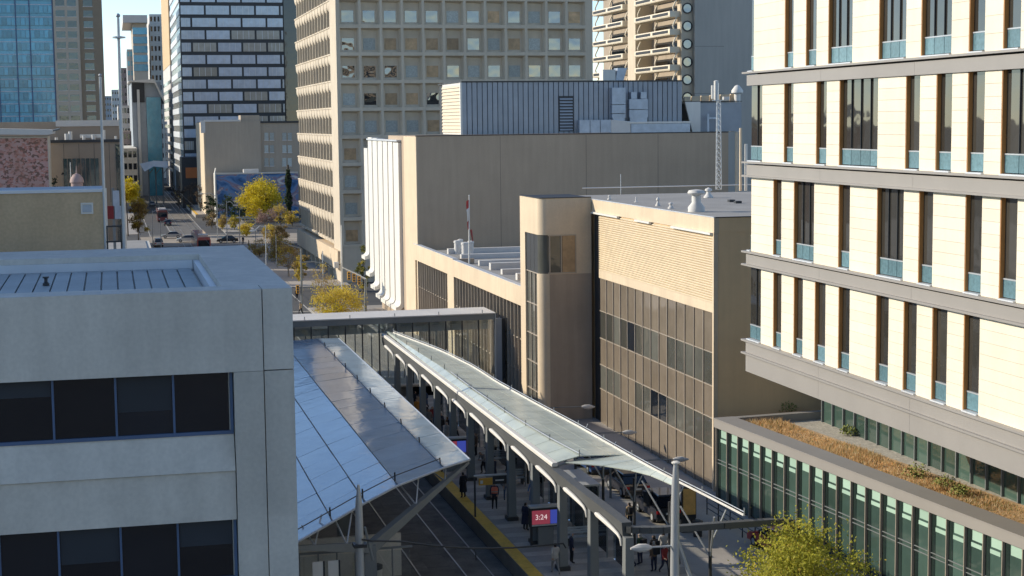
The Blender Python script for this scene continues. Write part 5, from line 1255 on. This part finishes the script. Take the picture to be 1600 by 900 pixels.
tpx(450,380,268,44,['tan','gold'],2200,.13,'bare topped tan tree at the foot of the grid tower',31,clumps=24,bare=.55,bark='bark_pale')
tpx(503,408,218,46,['tan','gold'],1300,.10,'tall nearly bare tree behind the golden street tree',32,clumps=30,bare=.6,bark='bark_pale')
tpx(405,376,310,40,['tan','gold'],1900,.14,'half bare tan tree at the far kerb beside the foreground parapet',33,clumps=22,bare=.5,bark='bark_pale')
tpx(385,350,370,30,['gold','yellow'],1500,.18,'small golden tree by the far signal poles',34,clumps=18)
for i,(px,py,Y,w,ks,lab) in enumerate(((330,330,400,26,['brown','tan'],'half bare brown tree beyond the far crossing'),(347,336,395,24,['tan','gold'],'small tan tree behind the second far street lamp'),(366,335,392,26,['olive','gold'],'small olive tree left of the large yellow tree'),(424,352,350,34,['gold','tan'],'golden tan tree at the sunlit far corner'),(470,398,245,30,['gold','tan'],'thin golden tree along the grid tower arcade'),(440,352,345,30,['tan'],'dry tan tree beneath the ivy column'))):
    tpx(px,py,Y,w,ks,1700,.17,lab,70+i,clumps=20,bare=.35,bark='bark_pale')
tpx(438,322,405,34,['gold','tan'],1500,.2,'small orange tan tree beside the ivy column',26,clumps=18)
tpx(456,330,400,26,['gold','tan'],1100,.2,'slim golden tree on the tower side of the ivy column',27,clumps=14)
tpx(197,277,380,40,['yellow'],5200,.22,'bright yellow tree behind the tall ball topped mast',28,clumps=24,rz=3)
tpx(214,306,345,36,['tan','gold'],5200,.16,'tan leaved tree at the far left kerb',29,clumps=26,bare=.3,bark='bark_pale')
for i,(px,py,w,lab) in enumerate(((279,285,24,'dark leafless tree under the slab tower'),(296,282,26,'dark leafless tree before the orange shop fascia'),(312,290,20,'dark leafless tree at the corner of the tan block'))):
    tpx(px,py,490-i*12,w,['brown'],900,.2,lab,40+i,clumps=22,bare=.5)
for i,(px,py,w,lab) in enumerate(((330,305,26,'dark green bushy tree beside the white end fin'),(352,300,30,'dark green bushy tree beneath the blue mural'),(372,322,24,'dark shrub like tree at the foot of the yellow tree'))):
    tpx(px,py,428-i*6,w,['dark','green'],1300,.22,lab,50+i,clumps=18)
tpx(84,247,279,26,['dark'],1500,.16,'dark conifer beside the picture pavilion',60,conical=True,clumps=30,rz=9)
tpx(70,266,276,18,['olive','gold'],900,.15,'small yellow green tree against the picture wall',61,clumps=14)
tpx(97,262,281,14,['brown','dark'],700,.15,'small dark tree beside the teal hall window',62,clumps=14)
tpx(566,372,238,24,['olive','gold','green'],1700,.13,'slender olive tree between the grid tower and the white fins',63,clumps=22,rz=4)
tpx(197,258,575,22,['brown'],700,.25,'dim leafless tree before the dark low block',64,clumps=14)
def ivy():
    Y=412; p=onY(450,265,Y); q=onY(450,358,Y); r=random.Random(5)
    t=empty('ivy_column',(p.x,Y,0),'tall ivy covered post beside the blue mural','ivy')
    B().tube([(p.x,Y,0),(p.x,Y,p.z+1.2)],.3,8).obj('post',M['bark'],t); l=B()
    for i in range(2600):
        z=r.uniform(.3,p.z); a=r.random()*6.28; rad=1.15*(1-.25*z/p.z)*(.75+.25*math.sin(z*1.3))*r.random()**.4; c=Vector((p.x+math.cos(a)*rad,Y+math.sin(a)*rad,z)); u=Vector((r.uniform(-1,1),r.uniform(-1,1),r.uniform(-1,1))).normalized()*.22; w=u.orthogonal().normalized()*.15; l.face([c-u,c-w,c+u,c+w],0 if r.random()<.8 else 1)
    l.obj('foliage',[LM['dark'],LM['green']],t)
ivy()
# ================================================================== vehicles
M['tyre']=mat('tyre',(.02,.02,.02),.9); M['lamp_red']=mat('tail_lamp',(.5,.02,.02),.25); M['lamp_clear']=mat('head_lamp',(.7,.7,.68),.15)
def paint(name,c): 
    m=mat(name,c,.3,var=.03); m.node_tree.nodes['Principled BSDF'].inputs['Coat Weight'].default_value=.6; return m
CP=dict(white=paint('car_white',(.72,.72,.70)),silver=paint('car_silver',(.42,.43,.44)),black=paint('car_black',(.03,.03,.035)),red=paint('car_red',(.35,.03,.03)),blue=paint('car_blue',(.05,.10,.25)))
def car(x,y,z,rz,col,label,group,suv=False,sc=1):
    t=empty('parked_car',(0,0,0),label,'car',group)
    L,Wd=2.25,.88; hb=.95 if not suv else 1.08; hr=1.46 if not suv else 1.75
    prof=[(-L,.32),(-L+.02,.72),(-L+.15,hb),(-.95 if suv else -1.25,hb+.03)]
    body=B(); side=[(-L,.30),(-L-.02,.62),(-L+.08,hb-.08),(-L+.9,hb),(1.0,hb),(L-.2,hb-.18),(L,hb-.35),(L,.30)]
    body.prism(side,'x',-Wd,Wd); bo=body.obj('body',CP[col],t,fixn=True)
    cab=B(); a0,a1,b0,b1=(-L+.15 if suv else -1.75),1.15,(-1.95 if suv else -1.15),.25
    cab.hexa([(-Wd+.03,a0,hb-.01),(Wd-.03,a0,hb-.01),(Wd-.03,a1,hb-.01),(-Wd+.03,a1,hb-.01),(-Wd+.2,b0+(.05 if suv else 0),hr),(Wd-.2,b0+(.05 if suv else 0),hr),(Wd-.2,b1,hr),(-Wd+.2,b1,hr)]); cab.obj('windows',M['dglass'],t,fixn=True)
    rf=B().hexa([(-Wd+.19,b0-.02,hr-.04),(Wd-.19,b0-.02,hr-.04),(Wd-.19,b1+.04,hr-.04),(-Wd+.19,b1+.04,hr-.04),(-Wd+.26,b0+.06,hr+.05),(Wd-.26,b0+.06,hr+.05),(Wd-.26,b1-.06,hr+.05),(-Wd+.26,b1-.06,hr+.05)]); rf.obj('roof',CP[col],t,fixn=True)
    for sx in (-1,1):
        for sy in (-1.4,1.4):
            w=B(); w.tube([(sx*(Wd-.2),sy,.33),(sx*(Wd+.02),sy,.33)],.33,14); wo=w.obj('wheel',M['tyre'],t,True); B().tube([(sx*(Wd+.021),sy,.33),(sx*(Wd+.03),sy,.33)],.2,10).obj('rim',M['steel_light'],wo)
        cube('tail_light',M['lamp_red'],t,(sx*(Wd-.32),-L-.04,.68),(sx*(Wd-.03),-L+.05,.86)); cube('headlight',M['lamp_clear'],t,(sx*(Wd-.36),L-.04,.5),(sx*(Wd-.06),L+.03,.64))
        cube('mirror',CP[col],t,(sx*Wd,.75,hb),(sx*(Wd+.16),.9,hb+.13))
    cube('bumper',M['dark'],t,(-Wd+.02,-L-.09,.28),(Wd-.02,-L-.025,.46)); cube('number_plate',M['white'],t,(-.26,-L-.06,.62),(.26,-L-.03,.74))
    t.location=(x,y,z); t.rotation_euler=(0,0,rz); t.scale=(sc,sc,sc)
    return t
g='cars parked in the lane beside the platform'
car(33.0,96.5,.01,0,'black','tall black car with red tail lights in the lane by the canopy wing',g,True); car(33.2,103.5,.01,0,'black','low black car parked ahead of the tall black car in the lane',g); car(33.1,111,.01,0,'blue','blue car in the lane before the bronze glazing',g); car(36.9,86.5,.01,R(4),'red','red car parked beside the green glass podium',g); car(33.4,120,.01,0,'red','red car in the lane near the stair tower',g)
g='traffic on the far street'
def cz(px,py): p=onZ(px,py,.02); return p.x,p.y,.02
car(*cz(247,385),R(4),'white','white car waiting at the far crossing',g,True); car(*cz(268,372),R(90),'silver','silver car turning across the far junction',g); car(*cz(292,378),R(90),'white','white car crossing the far junction behind the silver one',g); car(*cz(262,352),0,'black','black car beyond the far junction',g); car(*cz(238,322),0,'silver','silver car further down the far street',g); car(*cz(355,379),R(90),'black','black car crossing near the signal poles',g)
def bus(px,py,m,label,sc=1,name='tram',cat='tram'):
    p=onZ(px,py,.02); t=empty(name,(0,0,0),label,cat); L=7.0 if name=='bus' else 12
    B().prism([(-1.3,.35),(1.3,.35),(1.32,2.6),(1.1,3.15),(-1.1,3.15),(-1.32,2.6)],'y',-L,L).obj('body',m,t,fixn=True)
    cube('windscreen',M['dglass'],t,(-1.1,-L-.05,1.35),(1.1,-L-.01,2.6))
    for k in range(int(L*2/2.4)):
        for s in (-1,1): cube('window',M['dglass'],t,(s*1.325,-L+1+k*2.4,1.5),(s*1.345,-L+2.9+k*2.4,2.5))
    cube('roof_unit',M['offwhite'],t,(-.9,-L+2,3.151),(.9,-L+6,3.5)); cube('skirt',M['dark'],t,(-1.25,-L+.1,.1),(1.25,L-.1,.349))
    for s in (-.85,.85): cube('headlight',M['lamp_clear'],t,(s-.2,-L-.04,.8),(s+.2,-L-.011,1.0))
    t.location=(p.x,p.y,.02); return t
bus(253,345,paint('bus_maroon',(.16,.03,.03)),'maroon bus at the kerb beyond the far junction',name='bus',cat='bus')
bus(314,389,paint('tram_red',(.45,.10,.09)),'red and white tram crossing the far junction')
# ================================================================== people
def skin_mesh(verts,edges,rad,root=0,sub=1):
    me=bpy.data.meshes.new('body'); me.from_pydata(verts,edges,[]); o=bpy.data.objects.new('tmp',me); COL.objects.link(o)
    sk=o.modifiers.new('s','SKIN'); sk.use_smooth_shade=True; ss=o.modifiers.new('u','SUBSURF'); ss.levels=sub; ss.render_levels=sub
    for i,r in enumerate(rad): me.skin_vertices[0].data[i].radius=(r if isinstance(r,tuple) else (r,r))
    me.skin_vertices[0].data[root].use_root=True
    dg=bpy.context.evaluated_depsgraph_get(); r=bpy.data.meshes.new_from_object(o.evaluated_get(dg)); bpy.data.objects.remove(o); return r
def person_proto(pose):
    # joints; x right, y forward, z up (height about 1.72)
    j=dict(pel=(0,0,.95),waist=(0,0,1.08),chest=(0,.01,1.30),neck=(0,0,1.47),headb=(0,.02,1.53),head=(0,.03,1.62),crown=(0,.02,1.69))
    if pose=='stand': 
        legs={'l':[(-.10,0,.88),(-.105,.02,.50),(-.11,-.02,.09),(-.12,.14,.045)],'r':[(.10,0,.88),(.12,.03,.50),(.13,0,.09),(.15,.16,.045)]}; arms={'l':[(-.19,0,1.40),(-.24,-.02,1.15),(-.22,.06,.92),(-.21,.10,.84)],'r':[(.19,0,1.40),(.25,-.02,1.15),(.23,.05,.92),(.22,.09,.84)]}
    elif pose=='walk':
        legs={'l':[(-.10,0,.88),(-.10,.20,.52),(-.10,.24,.10),(-.10,.40,.06)],'r':[(.10,0,.88),(.10,-.06,.50),(.10,-.38,.16),(.10,-.28,.05)]}; arms={'l':[(-.19,0,1.40),(-.24,-.14,1.17),(-.22,-.10,.94),(-.21,-.05,.87)],'r':[(.19,0,1.40),(.25,.10,1.17),(.22,.26,.98),(.2,.33,.95)]}
    else:   # leaning forward, arms holding something in front
        for k,d in (('waist',.05),('chest',.17),('neck',.27),('headb',.32),('head',.37),('crown',.40)): j[k]=(j[k][0],j[k][1]+d,j[k][2]-d*.32)
        legs={'l':[(-.10,0,.88),(-.11,.06,.49),(-.12,-.06,.09),(-.12,.10,.045)],'r':[(.10,0,.88),(.13,.16,.50),(.13,.10,.10),(.14,.26,.045)]}; arms={'l':[(-.19,.20,1.34),(-.23,.28,1.09),(-.14,.46,1.02),(-.08,.52,1.03)],'r':[(.19,.20,1.34),(.24,.26,1.09),(.14,.46,1.0),(.08,.52,1.02)]}
    v=[];e=[];rad=[];idx={}
    def add(n,p,r): idx[n]=len(v); v.append(p); rad.append(r)
    for n,r in (('pel',(.17,.12)),('waist',(.155,.11)),('chest',(.19,.125)),('neck',(.065,.065)),('headb',(.075,.09)),('head',(.085,.10)),('crown',(.06,.07))): add(n,j[n],r)
    for a,b in (('pel','waist'),('waist','chest'),('chest','neck'),('neck','headb'),('headb','head'),('head','crown')): e.append((idx[a],idx[b]))
    for s in 'lr':
        for k,(p,r) in enumerate(zip(legs[s],(.105,.07,.05,.042))): add('leg'+s+str(k),p,r); e.append((idx['pel'] if k==0 else idx['leg'+s+str(k-1)],idx['leg'+s+str(k)]))
        for k,(p,r) in enumerate(zip(arms[s],(.075,.055,.038,.036))): add('arm'+s+str(k),p,r); e.append((idx['chest'] if k==0 else idx['arm'+s+str(k-1)],idx['arm'+s+str(k)]))
    me=skin_mesh(v,e,rad)
    bm=bmesh.new(); bm.from_mesh(me)
    # nose, ears and fingers
    hd=Vector(j['head']); 
    def bx(c,d): 
        r=bmesh.ops.create_cube(bm,size=1); 
        for q in r['verts']: q.co=Vector((q.co.x*d[0],q.co.y*d[1],q.co.z*d[2]))+Vector(c)
    bx(hd+Vector((0,.105,-.02)),(.025,.04,.035)); bx(hd+Vector((-.09,0,-.01)),(.02,.04,.06)); bx(hd+Vector((.09,0,-.01)),(.02,.04,.06))
    for s in 'lr':
        h=Vector(arms[s][3]); w=Vector(arms[s][2]); d=(h-w).normalized(); sd=d.cross(Vector((0,1,0) if abs(d.y)<.8 else (1,0,0))).normalized()
        for k,l in enumerate((.06,.075,.07,.055)):
            c=h+d*(.03+l/2)+sd*(.014*(k-1.5)*1.1)
            r=bmesh.ops.create_cube(bm,size=1)
            up_=d.cross(sd)
            for q in r['verts']: q.co=c+d*q.co.x*l+sd*q.co.y*.013+up_*q.co.z*.015
        c=h+sd*.045*(1 if s=='l' else -1)+d*.015
        r=bmesh.ops.create_cube(bm,size=1); up_=d.cross(sd)
        for q in r['verts']: q.co=c+d*q.co.x*.055+sd*q.co.y*.018+up_*q.co.z*.018
    hz=j['head'][2]
    wl=[Vector(arms[s][2]) for s in 'lr']; hl=[Vector(arms[s][3]) for s in 'lr']
    mi=[]
    for f in bm.faces:
        c=f.calc_center_median(); dh=min((c-h).length for h in hl)
        inhead=(c-Vector(j['head'])).length<.17 and c.z>Vector(j['headb']).z-.04
        if dh<.085 and c.z<1.2: k=2
        elif inhead: k=3 if (c.z>hz+.035 or c.y<hd.y-.03) else 2
        elif c.z>j['neck'][2]+.0 and (c-Vector(j['neck'])).length<.1: k=2
        elif c.z<.10: k=4
        elif c.z<.86 and dh>.16 and min((c-w).length for w in wl)>.11: k=1
        else: k=0
        f.material_index=k; f.smooth=True
    bm.to_mesh(me); bm.free(); return me
PROTO={k:person_proto(k) for k in ('stand','walk','lean')}
SK=mat('skin',(.45,.28,.20),.6); HR=[mat('hair_dark',(.02,.015,.012),.7),mat('hair_brown',(.10,.06,.03),.7),mat('hair_grey',(.3,.3,.3),.7)]
CL={k:mat('cloth_'+k,c,.9,var=.12,vs=6) for k,c in dict(black=(.018,.018,.022),navy=(.025,.03,.06),grey=(.22,.22,.22),light=(.40,.39,.37),white=(.65,.64,.62),brown=(.14,.09,.06),red=(.22,.03,.03),hivis=(.80,.22,.14),green=(.06,.10,.06),denim=(.06,.09,.16),tan=(.40,.30,.18),orange=(.60,.25,.05),blue=(.10,.17,.33)).items()}
SH=mat('shoes',(.02,.02,.02),.6)
for me in PROTO.values():
    for m in (CL['black'],CL['navy'],SK,HR[0],SH): me.materials.append(m)
def person(px,py,pose,top,bot,rz,label,z=.9,hair=0,sc=1.0,extra=None,at=None):
    p=Vector(at) if at else onZ(px,py,z)
    o=bpy.data.objects.new('person',PROTO[pose]); COL.objects.link(o); o.location=(p.x,p.y,z); o.rotation_euler=(0,0,R(rz)); o.scale=(sc,sc,sc); WT[o.name]=Matrix.LocRotScale(o.location,o.rotation_euler,o.scale)
    for i,m in enumerate((CL[top],CL[bot],SK,HR[hair],SH)): o.material_slots[i].link='OBJECT'; o.material_slots[i].material=m
    tag(o,label,'person','people on the platforms')
    def child(b,name,m):
        me=b.mesh(name,m,True,True); c=bpy.data.objects.new(name,me); COL.objects.link(c); c.parent=o; return c
    if extra=='vest':
        b=B(); b.lathe((0,.005,0),[(.21,1.0),(.215,1.15),(.225,1.32),(.17,1.42)],16); b.v=[(x*1.02,y*.70+.003,zz) for x,y,zz in b.v]; child(b,'vest',CL['hivis'])
        b=B().box((-.215,-.165,1.10),(.215,.17,1.14)); child(b,'reflective_band',CL['light'])
    if extra=='coat': child(B().lathe((0,0,0),[(.25,.42),(.23,.7),(.19,1.0),(.2,1.1)],14),'long_coat',CL[top])
    if extra=='pack': child(B().box((-.16,-.34,1.02),(.16,-.13,1.44)),'backpack',CL['black'])
    if extra=='hood': child(B().lathe((0,0,0),[(.02,1.76),(.11,1.72),(.14,1.62),(.13,1.5)],12),'hood',CL['blue'])
    return o
person(724,778,'stand','black','black',20,'person in black standing beyond the canopy edge by the yellow strip',extra='coat')
person(773,795,'stand','navy','black',170,'person in a pink orange safety vest with hands down',extra='vest')
person(821,829,'stand','navy','black',-60,'person in a long dark coat with a blue hood beside a column',extra='coat').name
person(863,851,'lean','black','black',60,'person in black leaning over beside the display screen',hair=1)
person(868,897,'walk','light','grey',5,'person in a pale grey jacket walking away along the platform')
person(1022,884,'stand','black','denim',10,'person in a black jacket with a backpack under the portal beam',extra='pack')
person(1037,877,'walk','light','denim',-20,'person in a pale top beside the one with a backpack')
person(1056,893,'stand','black','black',30,'person in black half hidden behind the silver pole',extra='coat')
person(777,716,'walk','white','black',180,'person in a white top and black trousers beyond the columns')
person(744,712,'stand','brown','black',90,'person in a brown coat waiting by the far shelter')
person(757,740,'lean','grey','black',120,'person in grey stooping near the bench')
person(665,664,'stand','black','black',200,'person in black near the orange board under the footbridge')
person(676,668,'walk','red','navy',160,'person in a red jacket under the footbridge')
person(688,684,'stand','black','denim',40,'person in black near the far platform column',extra='pack')
person(699,694,'stand','light','grey',120,'person in a pale coat near the far display screen',hair=2,extra='coat')
person(712,690,'walk','navy','black',220,'person in navy walking behind the far display screen')
person(652,655,'stand','orange','navy',150,'person in an orange jacket at the platform end')
person(722,733,'walk','tan','navy',30,'person in a tan jacket beside the far display screen')
person(925,838,'stand','black','black',0,'person in black behind the wind screens')
person(942,842,'walk','white','navy',10,'person in a white shirt behind the wind screens')
person(905,826,'stand','red','black',80,'person in red inside the near shelter')
person(840,745,'stand','grey','denim',-30,'person in grey beside the slim posts')
person(868,770,'walk','green','black',200,'person in green walking behind the columns')
person(893,880,'stand','navy','black',-90,'person in navy near the second bench',hair=2)
rr=random.Random(77)
cols=['black','navy','grey','brown','red','green','tan','denim','light','blue']; acts=[('stand','waiting'),('walk','walking')]
spots=[('under the footbridge end of the platform',24.6,128,135),('between the far columns',24.3,112,127),('beside the far shelter',27.0,104,116),('beyond the slim posts',28.4,88,110),('near the middle columns',24.4,96,108),('by the near shelter',27.2,80,94)]
seen=set()
for k in range(26):
    s=spots[k%6]; c=cols[(k*3+k//6)%10]; a=acts[(k//2)%2]; lab='person in %s %s %s'%(c,a[1],s[0])
    if lab in seen: continue
    seen.add(lab); person(0,0,a[0],c,('black','denim','navy')[k%3],rr.uniform(0,360),lab,hair=k%3,sc=rr.uniform(.93,1.05),extra=(None,'pack','coat',None)[k%4],at=(s[1]+rr.uniform(-.8,.9),rr.uniform(s[2],s[3]),.9))
for i,(px,py,top,lab) in enumerate(((464,470,'black','person in black on the pavement beyond the footbridge'),(470,492,'tan','person in tan on the pavement by the golden tree'),(389,388,'black','person in black at the far kerb'),(398,395,'red','person in red at the far kerb'),(380,382,'navy','person in navy at the far kerb'))):
    person(px,py,'walk' if i%2 else 'stand',top,'black',40*i,lab,z=.14 if py>400 else .02)
# ================================================================== street lamps and signals
def street_pole(px,pyt,pyb,label,arm=None,name='street_lamp',cat='street lamp',r=.11,group='poles along the far street',heads=1,z0=.02):
    b=onZ(px,pyb,z0); top=onY(px-1,pyt,b.y)
    t=empty(name,(b.x,b.y,z0),label,cat,group)
    B().tube([(b.x,b.y,z0),(top.x,b.y,top.z)],[r,r*.6],8).obj('post',M['steel_light'],t,True)
    if arm:
        e=onY(arm[0],arm[1],b.y); m=(Vector(top)+Vector(e))/2+Vector((0,0,.35)); st=Vector((top.x,b.y,top.z-.3)); B().tube([st,m,e],[.07,.06,.05],6).obj('arm',M['steel_light'],t); bb=B(); d=(e-st); d.z=0; lamp_head(bb,e-d.normalized()*.2,d,1.0); bb.obj('lamp_head',M['offwhite'],t,True)
    return t,b,top
def signal(parent,p,rot=0,m=None):
    x,y,z=p; s=cube('signal_head',M['scr_or'],parent,(x-.19,y-.16,z-.55),(x+.19,y+.16,z+.55))
    for k,c in enumerate(('dark','dark','dark')): B().tube([(x,y-.16,z+.34-k*.34),(x,y-.30,z+.34-k*.34)],.13,10).obj('lens_hood',M[c],s)
for a in (((340,305,377),(317,303),'grey street lamp at the far junction before the white end fin'),((355,314,380),(366,321),'second grey street lamp beside the far junction'),((375,328,386),None,'plain grey pole below the large yellow tree'),((239,329,391),(262,328),'grey street lamp in front of the maroon bus'),((252,345,391),(277,345),'twin globe grey street lamp at the left kerb'),((400,342,395),(375,340),'grey street lamp before the pinkish bare tree')):
    (px,t0,b0),arm,lab=a; street_pole(px,t0,b0,lab,arm)
# signal mast with amber heads beyond the footbridge
def signals():
    Y=212.; b=onY(571,488,Y); b=Vector((b.x,Y,.13)); top=onY(571,436,Y)
    t=empty('traffic_signal',(b.x,Y,.13),'grey mast arm carrying three amber signal heads beyond the footbridge','traffic light')
    B().tube([(b.x,Y,.13),(top.x,Y,top.z)],[.2,.16],10).obj('post',M['steel'],t,True)
    e=onY(535,418,Y); B().tube([top,onY(560,430,Y),e],[.14,.13,.08],8).obj('mast_arm',M['white'],t,True)
    for px,py in ((545,431),(553,434),(561,438)): signal(t,tuple(onY(px,py,Y)))
    Y=214; b=onY(534,460,Y); t=empty('light_column',(b.x,Y,.13),'tall white lighting column beside the signal mast','street lamp'); p=onY(533,352,Y); B().tube([(b.x,Y,.13),(p.x,Y,p.z)],[.13,.08],8).obj('post',M['white'],t,True); q=onY(526,413,Y); cube('camera_box',M['offwhite'],t,(q.x-.35,Y-.3,q.z-.5),(q.x+.25,Y+.3,q.z+.3)); cube('bracket',M['dark'],t,(q.x+.26,Y-.05,q.z-.1),(b.x-.08,Y+.05,q.z))
    Y=235; b=onY(471,490,Y); b=onZ(472,490,.13); t=empty('traffic_signal',(b.x,b.y,.13),'dark pole with a long curved arm and an amber signal near the grid tower','traffic light'); top=onY(470,388,b.y); B().tube([(b.x,b.y,.13),(top.x,b.y,top.z)],[.17,.1],8).obj('post',M['steel'],t,True)
    B().tube([Vector((top.x,b.y,onY(470,410,b.y).z)),onY(490,409,b.y),onY(507,412,b.y),onY(522,421,b.y)],[.09,.08,.07,.05],6).obj('mast_arm',M['steel'],t,True); B().tube([top,onY(455,384,b.y),onY(440,377,b.y)],[.08,.07,.05],6).obj('mast_arm',M['steel'],t,True); signal(t,tuple(onY(465,452,b.y)))
    for (px,pt,pb,arm,lab) in ((432,366,415,None,'grey pole before the tan street tree'),(416,352,440,(397,361),'grey lamp pole beside the foreground parapet'),(505,392,470,None,'slim grey pole against the tower base')):
        street_pole(px,pt,pb,lab,arm,r=.1)
    # overhead contact wires across the far street
    t=empty('contact_wire',(16,300,5.7),'overhead contact wires running along the tracks','cable')
    for x in (15.2,19.1): B().tube([(x,150,5.75),(x,400,5.75),(x,700,5.75)],.02,4).obj('wire',M['dark'],t)
    t=empty('domed_kiosk',(onY(120,285,268).x,268,0),'small pink domed kiosk with a spire near the hall','kiosk'); p=onY(120,283,268); B().lathe((p.x,268,0),[(.9,0),(.9,p.z-.3),(1.1,p.z-.2),(1.0,p.z+.4),(.6,p.z+1.0),(.1,p.z+1.25),(.05,p.z+2.4)],14).obj('dome',mat('pink_dome',(.40,.28,.25),.7),t,True); B().tube([(p.x-.9,268,p.z),(p.x-.9,268,p.z+3)],.06,6).obj('spire',M['white'],t)
    t=empty('kerb_sign',(onY(172,330,120).x,120,0),'maroon and grey signboards on a frame behind the masts','sign'); 
    for (a,b_,m) in (((167,322),(178,342),CL['red']),((176,298),(187,322),M['ductmetal']),((179,322),(190,342),M['ductmetal'])):
        q=onY(*a,120); w=onY(*b_,120); cube('panel',m,t,(q.x,120,w.z),(w.x,120.1,q.z))
    q=onY(178,342,120); cube('post',M['steel'],t,(q.x-.1,120.12,13.31),(q.x+.1,120.3,q.z+2.2))
signals()
